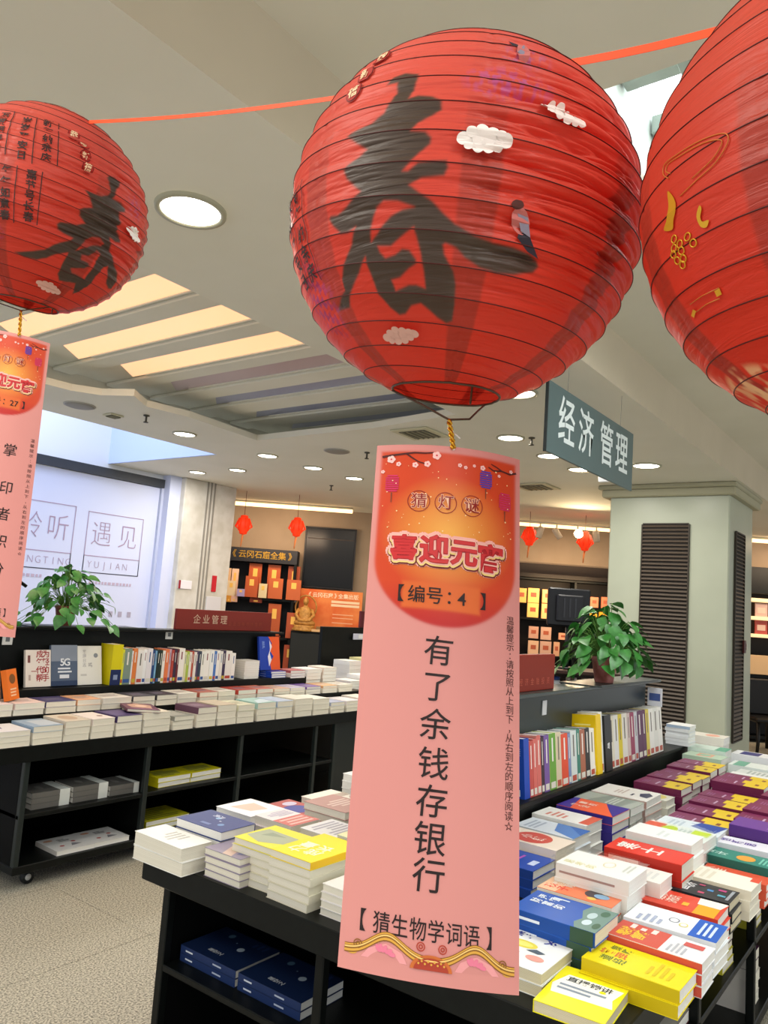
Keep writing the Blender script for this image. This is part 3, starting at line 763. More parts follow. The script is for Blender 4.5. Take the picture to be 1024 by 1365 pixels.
# film wraps
for p0, p1, lb in (((2.12, .70, .86), (2.285, .915, .885), 'clear wrapping film around the white stack in the middle row'), ((2.73, .665, .845), (2.905, .895, .875), 'clear wrapping film over the lime and coral stack'), ((3.065, 1.015, .80), (3.235, 1.255, .846), 'clear wrapping film over the grey patterned stack')):
    t = thing('plastic_film', lb, 'plastic wrap', ((p0[0]+p1[0])/2, (p0[1]+p1[1])/2, .725))
    hw, hd = (p1[0]-p0[0])/2+.003, (p1[1]-p0[1])/2+.003; hz = p1[2]-.725+.004
    m = MB(); FILM = mat('#ffffff', .1, kind='film', spec=.8)
    rr = random.Random(3); n = 10; vs = []; fs = []
    per = [(-hw+2*hw*i/n, -hd) for i in range(n)]+[(hw, -hd+2*hd*i/n) for i in range(n)]+[(hw-2*hw*i/n, hd) for i in range(n)]+[(-hw, hd-2*hd*i/n) for i in range(n)]
    for lv_ in (0, .35, .7, 1):
        for q in per: vs.append((q[0]*(1+rr.uniform(0, .03)), q[1]*(1+rr.uniform(0, .03)), hz*lv_+rr.uniform(-.001, .001) if lv_ else 0))
    N_ = len(per)
    for a in range(3):
        for i in range(N_): fs.append((a*N_+i, a*N_+(i+1) % N_, (a+1)*N_+(i+1) % N_, (a+1)*N_+i))
    vs.append((0, 0, hz+.001)); fs += [(3*N_+i, 3*N_+(i+1) % N_, 4*N_) for i in range(N_)]
    m.add(vs, fs, FILM).obj('film', t)
# shelves under the table
for k in range(2):
    for j in range(2):
        nm = ['left', 'right'][k]
        M = Matrix.Translation((1.885+.0*k, 1.95-k*.26, .3955+j*.022)) @ Matrix.Rotation(R(-90+RND.uniform(-1, 1)), 4, 'Z') @ Matrix.Rotation(R(180), 4, 'Z')
        book(('upper' if j else 'lower')+' dark blue book with moon pictures, '+nm+' pair on the shelf under the table', Matrix.Translation((1.84, 1.86-k*.262, .3955+j*.024)) @ Matrix.Rotation(R(0), 4, 'Z'), (.19, .25, .0236), '#17284e', '#1d305c',
             ((('e', .55, .36, .07, .05, '#b9c8d8'), ('e', .8, .72, .07, .045, '#5f7f9c'), ('r', .66, .52, .69, .54, '#9fb0c4'), ('v', '星空之', .22, .62, .020, '#c9cfd8'), ('l', .75, .1, .95, .35, 3, '#2c4272')) if j else ()) + (('S', ('l', .1, .3, .3, .7, 1, '#cfd6e2')), ('S', ('l', .6, .3, .75, .7, 1, '#aeb8cc'))), 'w', 'dark blue books on the end shelf')
SG = 'books on the side shelf under the front table'
stack('maroon and grey book with white title', 'low on the side shelf in front', 2.38, 2.56, .655, .90, .3955, .43, 1, 0, '#5a1f22', '#c9c6bc', (('r', 0, 0, 1, .35, '#c6c3ba'), ('v', '历史', .5, .85, .05, '#c9a9a0')), 'w', SG)
stack('yellow edged book with plum cover', 'mid side shelf', 2.95, 3.10, .655, .85, .3955, .50, 4, 0, '#4a2348', '#d6cf3a', (('r', 0, 0, 1, .2, '#d8d23c'),), '', SG)
stack('pale book with yellow cover', 'far side shelf', 3.45, 3.6, .655, .86, .3955, .48, 3, 0, '#d6cc40', None, (), '', SG)
stack('dark blue magazine lying flat', 'on the base board', 2.66, 2.88, .66, .90, .1005, .14, 2, 0, '#22264a', None, (('l', .1, .3, .8, .7, 3, '#4a4f80'),), '', SG)
stack('plum book with white label', 'far side base board', 3.42, 3.6, .66, .88, .1005, .30, 5, 0, '#4a2348', '#d8d4cc', (), '', SG)

# standing books in the rack of the front table, spines to the aisle
RG = 'standing books in the rack of the front table'
cols = [('#1d48ac', '#1d48ac', .034, 'royal blue'), ('#c8554e', '#c25048', .016, 'coral red'), ('#c8554e', '#d26a60', .016, 'coral pink'), ('#d98a80', '#d06a60', .018, 'salmon'), ('#4a3040', '#3a2a34', .014, 'dark plum'),
        ('#7a5aa0', '#74559a', .024, 'violet'), ('#c3d42c', '#66a038', .032, 'leaf green'), ('#e2ded0', '#d6c8a8', .026, 'ivory and tan'), ('#e0502e', '#de4e2c', .034, 'orange red'), ('#8090b8', '#7c8cb4', .014, 'slate blue'),
        ('#c8d4d8', '#d4dcd8', .032, 'pale silver'), ('#3f8a78', '#3c8070', .018, 'teal'), ('#b06a4a', '#a8644a', .028, 'brick brown'), ('#2a2c2e', '#26282a', .026, 'charcoal'), ('#eeeee8', '#eceae2', .028, 'white'),
        ('#eec80e', '#eec80e', .030, 'golden yellow'), ('#f0f0ea', '#ecece4', .022, 'large white'), ('#1b1c1e', '#1a1b1d', .042, 'black'), ('#e0dcc8', '#dedac6', .030, 'cream'), ('#e8e8e4', '#e6e6e2', .030, 'light grey'), ('#e2cc20', '#e0ca1e', .026, 'mustard'),
        ('#e8e4da', '#e6e2d8', .036, 'eggshell'), ('#d8c4c0', '#d4c0bc', .022, 'dusty pink'), ('#a03058', '#982c54', .030, 'raspberry'), ('#c9ccd2', '#c5c8ce', .024, 'silver grey'), ('#5c1c50', '#561a4a', .036, 'deep purple'), ('#5c1c50', '#561a4a', .030, 'dark magenta'),
        ('#dcc84a', '#d8c444', .026, 'ochre'), ('#eceae4', '#e8e6e0', .036, 'off white'), ('#e2e0da', '#deddd6', .040, 'chalk white'), ('#eae8e2', '#e6e4de', .034, 'bone white')]
x = 2.70
for i, (cc, sp, th, nm) in enumerate(cols):
    th *= 1.93 if nm != 'royal blue' else 1.3
    hh = .205+RND.uniform(-.008, .012); ww = .145+RND.uniform(-.006, .006); pr = ()
    if nm == 'royal blue':
        hh, ww = .215, .15; pr = (('B', ('l', .1, .70, .45, .84, 4, '#7f9ad0')), ('B', ('r', .12, .30, .5, .56, '#2350b4')), ('B', ('r', .14, .04, .46, .15, '#e8eaee')), ('B', ('r', .20, .055, .22, .14, '#222a44')), ('B', ('r', .25, .055, .28, .14, '#222a44')), ('B', ('r', .31, .055, .33, .14, '#222a44')), ('B', ('r', .37, .055, .41, .14, '#222a44')))
    elif nm == 'golden yellow':
        hh, ww = .255, .185; pr = (('B', ('l', .15, .6, .6, .85, 5, '#f6e88a')), ('B', ('r', .05, .05, .3, .15, '#f0eee0')), ('B', ('r', .10, .065, .13, .14, '#5a5444')), ('B', ('r', .18, .065, .22, .14, '#5a5444')))
    elif nm in ('large white',): hh, ww = .262, .175
    elif nm == 'black': hh, ww = .245, .17; pr = (('S', ('v', '智', .55, .5, .03, '#e8e8e8')),)
    elif nm in ('cream', 'light grey', 'mustard', 'eggshell'): hh, ww = .235, .155
    elif i > 20: hh = .232
    if not pr: pr = (('S', ('l', .08, .3, .5, .7, 1, '#f0ece4' if sum(lin(sp)) < 1.2 else '#6a6258')), ('S', ('r', .86, .15, .97, .85, '#e0dccf' if sum(lin(sp)) < 1.2 else '#b8503c')))
    # local x -> +Y, local y -> up, local z (thickness) -> +X
    B_ = Matrix(((0, 0, 1, 0), (1, 0, 0, 0), (0, 1, 0, 0), (0, 0, 0, 1)))
    M = Matrix.Translation((x, 1.275, .8795)) @ Matrix.Rotation(R(-5), 4, 'X') @ Matrix.Translation((0, ww/2-.01*(nm in ('golden yellow', 'black')), hh/2)) @ B_
    # lean back on the board: rotate about the foot
    book(nm+' standing book '+('with barcoded back cover ' if nm in ('royal blue', 'golden yellow') else '')+'in the rack of the front table', M, (ww-.02, hh, th), cc, sp, pr, 'w', RG)
    x += th+.0015
    if nm == 'deep purple': pass
XEND = x
stack('small thick white paperback', 'lying past the rack books', 4.66, 4.80, 1.23, 1.36, .8785, .99, 6, 0, '#eceeee', '#9fb4cc', (), 'w', RG, lower='#e0e4e6')
# small standing leaflet at rack end
t = thing('leaflet', 'small white and blue leaflet standing at the rack end', 'leaflet', (4.44, 1.36, 1.10))
MB().bbox((0, -.04, 0), (.006, .04, .10), mat('#e4e6ee', .5), .001).obj('card', t)
MB().box((-.001, -.03, .03), (0, .03, .07), mat('#4a5f9a', .5)).obj('print', t)
# red category board and tray on top
t = thing('category_board', 'brick red category board on the front table rack', 'sign', (2.86, 1.37, 1.25))
MB().bbox((-.40, 0, 0), (.245, .03, .145), mat('#80240f', .5, spec=.2), .003).obj('board', t)
m = MB(); fm = flat(0, -.0015, 0, 1, 0, 0, 0, 0, 1)
for i, ch in enumerate('经济金融投资'): put_text(m, ch, mat('#b5523a', .5), fm, -.07+i*.05, .038, .030)
m.obj('lettering', t)


def heart(L=.08, W_=.06):
    m = MB(); G1 = mat('#2f6b2a', .4, kind='leaf', c2='#3f8a38', scale=30, spec=.5)
    vs = []; n = 6
    for i in range(n+1):
        q = i/n; hw = W_/2*(math.sin(math.pi*min(1, q*.95+.05))**.7)*(1.25-.75*q) if 0 < i < n else .0005
        y = L*q; drop = -.22*L*q*q
        vs += [(-hw, y-(.08*L if i == 1 else 0), drop+.18*hw), (0, y, drop), (hw, y-(.08*L if i == 1 else 0), drop+.18*hw)]
    fs = []
    for i in range(n):
        a = i*3; fs += [(a, a+1, a+4, a+3), (a+1, a+2, a+5, a+4)]
    m.add(vs, fs, G1, None, True)
    return m.mesh('leaf')


LEAF = heart()


def plant(label, loc, potc, spread, height, n, trail, seed, sc_=1.0, lsz=(1.0, 1.3)):
    t = thing('potted_plant', label, 'plant', loc)
    MB().lathe([(.0001, 0), (.042, 0), (.044, .004), (.060, .105), (.064, .107), (.064, .122), (.056, .122), (.054, .105), (.0001, .10)], mat(potc, .5, kind='noise', c2='#8a4f44', scale=14), 28, cap=False).obj('pot', t)
    MB().lathe([(.053, .104), (.03, .110), (.0001, .108)], mat('#3a2b20', .9), 16, cap=False).obj('soil', t)
    rr = random.Random(seed); sm = MB(); SM = mat('#5f8a3c', .6)
    for i in range(n):
        a = rr.uniform(0, 2*math.pi); q = rr.random()**.6
        rad = spread*q; z = .13+height*(1-q**2.2)*rr.uniform(.65, 1.0) - trail*q*rr.random()
        z = max(z, .02)
        p = Vector((rad*math.cos(a), rad*math.sin(a), z))
        st_ = Vector((.02*math.cos(a), .02*math.sin(a), .11)); mid = (st_+p)/2+Vector((0, 0, .03+.03*rr.random()))
        sm.tube([st_, (st_+mid)/2+Vector((0, 0, .01)), mid, (mid+p)/2+Vector((0, 0, .008)), p], .0016, SM, 4)
        l = link('leaf', LEAF, t)
        d = rr.uniform(*lsz)*sc_
        l.location = p; l.scale = (d, d, d)
        l.rotation_euler = (R(rr.uniform(-55, 5) - 20*q), R(rr.uniform(-30, 30)), a-math.pi/2+rr.uniform(-.7, .7))
    sm.obj('stems', t)
    return t


t = thing('tray', 'thin dark tray under the right pothos plant', 'tray', (3.73, 1.37, 1.2505))
MB().bbox((-.30, -.085, 0), (.52, .12, .006), mat('#3a403f', .35), .002).obj('plate', t)
MB().bbox((-.30, -.085, .0062), (.52, -.078, .011), mat('#4d5452', .35), .001).obj('lip', t)
p = on('z', 1.262, 812, 910)
plant('lush green pothos in a pinkish pot on the front table rack', (3.68, 1.37, 1.257), '#c0807a', .20, .26, 120, .10, 5, 1.0, (.75, 1.3))

# ================================================================ left display unit (island 1)
u1 = thing('display_unit', 'long black tiered display unit on casters at the left', 'display unit', (3.6, 4.3, 0))
OX, OY = 3.6, 4.3
X1 = 5.25
bx('tabletop', u1, OX, OY, (1.95, 3.76, .64), (X1, 4.98, .72))
bx('base', u1, OX, OY, (2.19, 3.78, .085), (X1, 4.95, .125))
for x in (2.19, 2.93, 3.66, 4.40, 4.62, X1-.03):
    bx('post', u1, OX, OY, (x, 3.78, .125), (x+.03, 3.81, .64), mat('#232a29', .4))
bx('shelf', u1, OX, OY, (2.19, 3.785, .352), (4.62, 4.3, .375))
bx('cabinet_front', u1, OX, OY, (4.65, 3.785, .125), (X1-.03, 3.80, .64), mat('#1c2222', .4))
bx('back_panel', u1, OX, OY, (2.19, 4.3, .125), (X1, 4.33, .64), BLK2)
bx('end_panel', u1, OX, OY, (2.19, 3.81, .125), (2.21, 4.95, .64), BLK2)
bx('divider', u1, OX, OY, (2.935, 3.81, .125), (2.955, 4.3, .64), BLK2)
bx('divider', u1, OX, OY, (3.665, 3.81, .125), (3.685, 4.3, .64), BLK2)
bx('step', u1, OX, OY, (2.0, 4.01, .72), (X1, 4.80, .828))
bx('ledge', u1, OX, OY, (2.28, 4.22, .828), (4.75, 4.60, .933))
bx('back_board', u1, OX, OY, (2.28, 4.38, .933), (4.52, 4.42, 1.262))
bx('top_board', u1, OX, OY, (2.25, 4.32, 1.262), (4.55, 4.50, 1.276))
for i, (x, y) in enumerate(((2.32, 3.87), (5.1, 3.87), (2.32, 4.85), (5.1, 4.85))):
    c = MB()
    c.box((x-.03-OX, y-.03-OY, .078), (x+.03-OX, y+.03-OY, .0849), mat('#9a9c9c', .3, metal=.8))
    c.tube([(x-.006-OX, y-OY, .034), (x-.006-OX, y-OY, .08)], .008, mat('#9a9c9c', .3, metal=.8))
    M = Matrix.Translation((x+.006-OX, y-OY, .034)) @ Matrix.Rotation(R(90), 4, 'X')
    c.lathe([(.0001, -.012), (.033, -.012), (.034, 0), (.033, .012), (.0001, .012)], mat('#25282a', .4), 20, M, False)
    c.lathe([(.0001, -.014), (.016, -.014), (.016, .014), (.0001, .014)], mat('#c9cccc', .3), 16, M, False)
    c.obj('caster', u1)
for x, z in ((2.335, 1.20), (3.47, 1.24)):
    m = MB(); m.bbox((x-.03-OX, 4.374-OY, z-.03), (x+.03-OX, 4.379-OY, z+.03), mat('#dfe0dc', .5), .001)
    m.box((x-.012-OX, 4.3725-OY, z-.012), (x+.012-OX, 4.3739-OY, z+.014), mat('#6d7074', .5)); m.obj('price_tag', u1)
G1_ = 'books on the front step of the left unit'
TI = [(2.00, 2.195, .80, '#e9e6ea', 'white paperback with ink splash', (('p', ((.2, .5), (.5, .6), (.45, .4)), '#5a4a78'),)), (2.20, 2.37, .812, '#9ab0c8', 'blue grey hardcover', (('r', .3, .1, 1, .8, '#c4cfdc'),)), (2.375, 2.53, .825, '#d9cdbd', 'beige paperback with soft picture', (('e', .5, .5, .3, .3, '#c2a890'),)),
      (2.535, 2.68, .825, '#eee4e0', 'white paperback with brown seal', (('e', .7, .4, .12, .08, '#8a5a50'),)), (2.685, 2.86, .83, '#4a3a6c', 'dark purple patterned paperback', (('l', .1, .2, .9, .8, 5, '#7a6aa0'),)), (2.865, 3.06, .835, '#e4dfd0', 'cream paperback under a glossy magazine', ()),
      (3.08, 3.24, .80, '#8f928c', 'grey paperback with page markers', (('l', .1, .2, .9, .8, 5, '#c9c9c0'),)), (3.26, 3.42, .84, '#6a4a60', 'plum paperback', (('l', .2, .3, .8, .7, 3, '#a890a8'),)), (3.425, 3.59, .845, '#c9bda8', 'tan paperback', ()), (3.595, 3.75, .835, '#d8d8c0', 'pale olive paperback', (('l', .2, .3, .8, .7, 3, '#a8a890'),)),
      (3.77, 3.95, .84, '#a9d0cc', 'mint paperback', (('p', ((0, 0), (1, .2), (1, .7), (.4, .5)), '#cfe4ee'),)), (3.955, 4.12, .84, '#b4c8e4', 'light blue paperback', ()), (4.14, 4.33, .845, '#e6e4da', 'thick ivory paperback', ()), (4.335, 4.52, .835, '#ecebe2', 'flat white paperback', ()), (4.53, 4.70, .80, '#a9b4d0', 'periwinkle paperback', ()), (4.72, 4.90, .80, '#e4dfe6', 'pale lilac paperback', ()), (4.92, 5.12, .81, '#eeeae2', 'bone paperback', ())]
for i, (a, b, z, c, nm, pr) in enumerate(TI):
    stack(nm, 'on the left unit front step', a+.003, b-.003, 3.765, 3.985, .7205, z, 3, 0, c, c, pr, '', G1_, .002, lower='#e6e2d6')
book('glossy magazine with purple portrait cover lying askew on the left unit', Matrix.Translation((2.93, 3.90, .8365)) @ Matrix.Rotation(R(-24), 4, 'Z') @ Matrix.Rotation(R(3), 4, 'Y'), (.19, .25, .016), '#6a3550', '#6a3550',
     (('p', ((.2, .3), (.8, .2), (.9, .7), (.5, .95), (.15, .7)), '#c9a08c'), ('e', .55, .55, .18, .14, '#e8c4b0'), ('r', .1, .05, .9, .15, '#9a6a8a')), '', G1_)
G2_ = 'books on the second step of the left unit'
T2 = [(2.02, 2.22, '#e8dde0', 'pinkish white paperback', 2), (2.225, 2.40, '#eed8d4', 'shell pink paperback', 2), (2.405, 2.59, '#4f4a78', 'indigo paperback', 2), (2.595, 2.75, '#f0b890', 'peach paperback', 2), (2.755, 2.96, '#ece8e2', 'plain white thick paperback', 2), (2.965, 3.13, '#4a4a54', 'dark slate paperback', 2), (3.135, 3.30, '#3c3a44', 'blackish paperback', 2), (3.305, 3.46, '#e2e2da', 'stone white paperback', 2),
      (3.48, 3.64, '#b86a5c', 'terracotta paperback', 2), (3.645, 3.80, '#e0dcd4', 'ash white paperback', 2), (3.82, 4.0, '#b8483c', 'rust red paperback', 2), (4.005, 4.17, '#cf7a68', 'coral paperback', 2), (4.175, 4.35, '#e0b8a0', 'apricot paperback', 3), (4.355, 4.52, '#c8c4e0', 'lavender paperback', 3), (4.53, 4.70, '#7a5aa8', 'violet paperback', 3), (4.72, 4.90, '#e0b080', 'sandy paperback', 3), (4.92, 5.10, '#e4e0d4', 'buff paperback', 3)]
for i, (a, b, c, nm, n) in enumerate(T2):
    stack(nm, 'on the left unit second step', a+.003, b-.003, 4.015, 4.205, .8285, .892 if i < 12 else .885, n, 0, c, c, (('l', .2, .3, .8, .7, 3, '#b8aeb0' if sum(lin(c)) > 1 else '#8a86a0'),), '', G2_, .002, lower='#e6e2d6')
# leaning books at the unit's left end
def stand(label, x, y, z, ww, hh, th, yaw, tilt, cover, spine, prints, pages, group):
    """upright book, cover to the camera; local x right, y up, cover normal to -Y"""
    B_ = Matrix(((1, 0, 0, 0), (0, 0, -1, 0), (0, 1, 0, 0), (0, 0, 0, 1)))
    M = Matrix.Translation((x, y, z)) @ Matrix.Rotation(R(yaw), 4, 'Z') @ Matrix.Rotation(R(-tilt), 4, 'X') @ Matrix.Translation((0, 0, hh/2)) @ B_
    return book(label, M, (ww, hh, th), cover, spine, prints, pages, group)


GS = 'upright books on the ledge of the left unit'
stand('orange book leaning at the left end of the unit', 2.255, 4.13, .893, .12, .165, .03, 38, 14, '#e8741c', '#e8741c', (('e', .5, .68, .3, .16, '#7a4a1c'), ('l', .2, .1, .8, .4, 3, '#f4c9a8')), 'c', GS)
stand('tan book leaning behind the orange one', 2.17, 4.16, .893, .13, .20, .03, 42, 10, '#c9b088', '#c9b088', (('e', .3, .5, .2, .2, '#d8c8d8'),), 'c', GS)
stand('dark framed book at the far left of the ledge', 2.14, 4.30, .829, .13, .35, .03, 60, 6, '#5a5450', '#e8e0d0', (), 'c', GS)
stand('white book with bold red vertical title', 2.50, 4.30, .934, .155, .212, .02, 0, 12, '#e8e0d8', '#e8e0d8',
      (('v', '为轻的手', .80, .88, .045, '#a01c24'), ('v', '成年代帮', .55, .88, .045, '#a01c24'), ('t', '一', .33, .41, .035, '#a01c24'), ('l', .08, .55, .18, .95, 1, '#7a4a48'), ('l', .12, .1, .25, .4, 1, '#b8a8a0')), 'w', GS)
stand('grey blue book with white 5G lettering', 2.665, 4.30, .934, .17, .24, .02, 0, 12, '#53627a', '#53627a',
      (('r', 0, .60, 1, 1, '#8a94a4'), ('t', '5', .42, .58, .06, '#e8ecf2'), ('t', 'G', .60, .58, .06, '#e8ecf2'), ('l', .25, .30, .78, .46, 2, '#dfe5ee'), ('r', .32, .18, .68, .27, '#dfe5ee'), ('r', 0, .0, 1, .12, '#2e3f60')), 'w', GS)
stand('white book with pale grey title columns', 2.835, 4.30, .934, .165, .235, .02, 0, 12, '#e6e6e0', '#e6e6e0',
      (('v', '管理日志', .28, .84, .026, '#b8b8b8'), ('v', '鸣', .52, .50, .03, '#a8a8a8'), ('e', .75, .75, .09, .06, '#8a9098'), ('l', .12, .2, .5, .3, 1, '#c8c8c4')), 'w', GS)
# spines
sp = [('#d8cc14', .075, .25, 'tall yellow and navy'), ('#d8d83c', .015, .22, 'lime'), ('#7f9284', .055, .225, 'grey green'), ('#ececec', .01, .21, 'thin white'), ('#e08040', .03, .225, 'orange'), ('#e9e6e2', .045, .215, 'white with yellow foot'), ('#efefef', .025, .22, 'bright white'), ('#e6e2e6', .04, .225, 'lilac white'),
      ('#28487e', .022, .215, 'navy'), ('#7fb0d0', .014, .21, 'sky blue'), ('#22302c', .022, .215, 'dark green'), ('#2c3a2e', .02, .215, 'olive black'), ('#ece8e0', .022, .21, 'ivory'), ('#e07a4a', .03, .22, 'coral orange'), ('#c8a8b8', .018, .22, 'mauve'), ('#b04438', .018, .215, 'brick red'), ('#3c2c40', .022, .22, 'aubergine'), ('#6a2c34', .016, .22, 'wine red'),
      ('#f0ece4', .05, .225, 'wide white'), ('#d8d8a8', .018, .20, 'pale yellow'), ('#a8c050', .02, .205, 'apple green'), ('#e8e4da', .02, .20, 'oat'), ('#b8503c', .018, .205, 'rust'), ('#e8e4dc', .02, .20, 'linen'), ('#5a4a68', .02, .205, 'purple grey'), ('#3a4658', .024, .205, 'slate'), ('#ecece4', .03, .205, 'milk white'), ('#f0eee8', .045, .21, 'broad white'),
      ('#eef0ee', .035, .21, 'snow white'), ('#4a78c0', .022, .205, 'cornflower blue'), ('#f0eee8', .03, .21, 'paper white'), ('#e8e6e0', .025, .205, 'grey white'), ('#3c3050', .028, .21, 'dark violet'), ('#eceae4', .06, .205, 'extra wide white'), ('#f2f0ea', .035, .19, 'short white')]
x = 2.945
for i, (c, th, hh, nm) in enumerate(sp):
    dk = sum(lin(c)) < 1.2
    pr = (('S', ('l', .1, .3, .45+.1*(i % 3), .7, 1, '#e8e4da' if dk else ['#8a4a50', '#4a6a9a', '#6a6a60'][i % 3])), ('S', ('r', .85, .1, .95, .9, ['#c8b040', '#b84a3c', '#3a5a9a', '#d8d4c8'][i % 4])))
    if i == 0: pr = (('S', ('r', .62, 0, 1, 1, '#1f2c5a')), ('S', ('r', .75, .3, .87, .7, '#8a98b8')))
    B_ = Matrix(((0, 0, 1, 0), (1, 0, 0, 0), (0, 1, 0, 0), (0, 0, 0, 1)))
    M = Matrix.Translation((x, 4.245+RND.uniform(-.004, .004), .9335)) @ Matrix.Translation((0, .065, hh/2)) @ B_
    book(nm+' book standing spine out on the ledge of the left unit', M, (.13, hh, th), c, c, pr, 'w', 'spine out books on the left unit')
    x += th+.0012
for i in range(8):
    book(ORD[8-i]+' white paperback in the pile right of the standing books', Matrix.Translation((4.315-.17+.02, 4.315, .9335+i*.0165)) @ Matrix.Rotation(R(RND.uniform(-1, 1)), 4, 'Z'), (.15, .13, .016), '#eeeeea', '#e2e2dc', (), 'w', 'small white pile on the left unit ledge')
stand('royal blue and orange book standing past the white pile', 4.40, 4.31, .985, .22, .255, .02, 0, 10, '#1d3ea8', '#1d3ea8', (('p', ((.55, 0), (1, 0), (1, 1), (.45, 1), (.62, .8), (.5, .6), (.68, .4), (.5, .2)), '#ea5a24'), ('p', ((.45, .1), (.58, .3), (.5, .5), (.62, .7), (.5, .9), (.52, .6), (.4, .4)), '#e8e4ee'), ('v', '蓝海', .2, .8, .03, '#7f98d8')), 'w', GS)
for i in range(3):
    book(ORD[3-i]+' royal blue paperback under the blue and orange book', Matrix.Translation((4.43, 4.30, .9335+i*.0165)) @ Matrix.Rotation(R(RND.uniform(-2, 2)), 4, 'Z'), (.16, .15, .016), '#1c42b4', '#1c42b4', (('S', ('l', .2, .3, .8, .7, 1, '#a8bce8')),), 'w', 'blue pile on the left unit')
GP = 'piles at the far end of the left unit'
stack('rose paperback with white sides', 'at the far end of the left unit', 4.56, 4.73, 4.22, 4.37, .829, .985, 8, 0, '#b05a60', None, (), 'w', GP, .006, lower='#e6dcd6')
stack('white paperback tower', 'at the far end of the left unit', 4.75, 4.93, 4.22, 4.40, .829, .99, 6, 0, '#ecebe6', None, (), 'w', GP, .006)
stack('cream paperback pile with pink slip', 'at the far end of the left unit', 4.95, 5.12, 4.22, 4.40, .829, 1.0, 6, 0, '#e9dcd0', None, (), 'w', GP, .006)
# lower shelves of unit 1
for k in range(3):
    for j in range(3 if k < 2 else 2):
        x = 2.39+k*.232
        book(ORD[(3 if k < 2 else 2)-j]+' grey book with white band, '+['left', 'middle', 'right'][k]+' pile on the left unit shelf', Matrix.Translation((x, 3.93, .3755+j*.028)) @ Matrix.Rotation(R(RND.uniform(-1.5, 1.5)), 4, 'Z') @ Matrix.Rotation(math.pi/2, 4, 'Z'), (.19, .215, .0275), '#5a5a58', '#6a6864',
             (('r', 0, .02, 1, .28, '#cfd6d4'), ('e', .5, .6, .2, .08, '#7d7d7a'), ('S', ('r', .72, -.02, .99, 1.02, '#d8dcd8'))), 'w', 'grey banded books on the left unit shelf')
for k in range(2):
    stack('yellow hardback with grey print', ['in the left half of the upper yellow pile', 'in the right half of the upper yellow pile'][k], 3.07+k*.25, 3.315+k*.25, 3.835, 4.02, .3755, .432, 2, 0, '#cfc818', '#e2d81a', (('p', ((.1, .3), (.8, .2), (.9, .7), (.2, .8)), '#a8a83c'), ('l', .2, .1, .8, .9, 4, '#8f8f30')), 'w', 'yellow hardbacks under the left unit', .002)
stack('yellow hardback with grey speckles', 'on the unit base board', 3.04, 3.36, 3.86, 4.10, .1255, .18, 2, 0, '#b8b420', '#d2ca1c', (('l', .1, .1, .9, .9, 6, '#77772a'),), 'w', 'yellow hardbacks under the left unit', .002)
for k in range(2):
    stack('white magazine with red dots', ['left one on the unit base board', 'right one on the unit base board'][k], 2.44+k*.222, 2.66+k*.222, 3.80, 4.02, .1255, .150, 1, 0, '#d6d6d6', '#e2ded8',
          (('e', .3, .3, .06, .05, '#a8433c'), ('e', .7, .5, .06, .05, '#a8433c'), ('e', .2, .8, .12, .06, '#c08a6a'), ('l', .4, .6, .7, .8, 3, '#5a5a60'), ('p', ((.5, .2), (.8, .25), (.6, .4)), '#7c7c84')), 'w', 'white magazines under the left unit', .002)
# red board and plants on unit 1
t = thing('category_board', 'dark red category board lettered 企业管理 on the left unit', 'sign', (4.02, 4.40, 1.2765))
MB().bbox((-.48, 0, 0), (.46, .03, .145), mat('#7e2418', .4), .003).obj('board', t)
m = MB()
for i, ch in enumerate('企业管理'): put_text(m, ch, mat('#d8b8a0', .5), fm, -.30+i*.085, .075, .070)
for i in range(8): put_text(m, '企业战略市场营销'[i], mat('#96402c', .5), fm, .02+i*.045, .05, .032)
m.obj('lettering', t)
t = thing('tray', 'thin dark tray under the left pothos plant', 'tray', (2.80, 4.42, 1.2765))
MB().bbox((-.36, -.10, 0), (.44, .14, .006), mat('#3a403f', .35), .002).obj('plate', t)
MB().bbox((-.36, -.10, .0062), (.44, -.093, .011), mat('#4d5452', .35), .001).obj('lip', t)
plant('trailing dark green pothos in a brown pot on the left unit', (2.70, 4.42, 1.283), '#7a4638', .30, .25, 120, .20, 9, 1.1, (.6, 1.15))
# framed notice board on an easel behind the unit
t = thing('notice_board', 'wood framed board on a black easel behind the pink card', 'board', (2.31, 5.2, 0))
m = MB(); FW = mat('#8a5228', .5, kind='wood', c2='#6e3f1e', scale=6)
ex0, ex1, ez0, ez1 = -.45, .40, 1.10, 1.62
for a, b in (((ex0, -.02, ez0), (ex0+.045, .02, ez1)), ((ex1-.045, -.02, ez0), (ex1, .02, ez1)), ((ex0, -.02, ez0), (ex1, .02, ez0+.045)), ((ex0, -.02, ez1-.045), (ex1, .02, ez1))): m.bbox(a, b, FW, .004)
m.obj('frame', t)
MB().box((ex0+.04, -.008, ez0+.04), (ex1-.04, .008, ez1-.04), mat('#c9c2b4', .6)).obj('panel', t)
for p0_, p1_ in (((-.5, -.05, 0), (-.1, .03, 1.75)), ((.45, -.05, 0), (.05, .03, 1.75)), ((0, .6, 0), (0, .03, 1.75))):
    MB().tube([p0_, p1_], .014, BLK, 8).obj('leg', t)
MB().tube([(.36, .025, 1.62), (.56, .02, 1.50)], .012, BLK, 8).obj('arm', t)
MB().bbox((-.45, -.06, 1.075), (.45, .02, 1.095), BLK, .003).obj('rest', t)

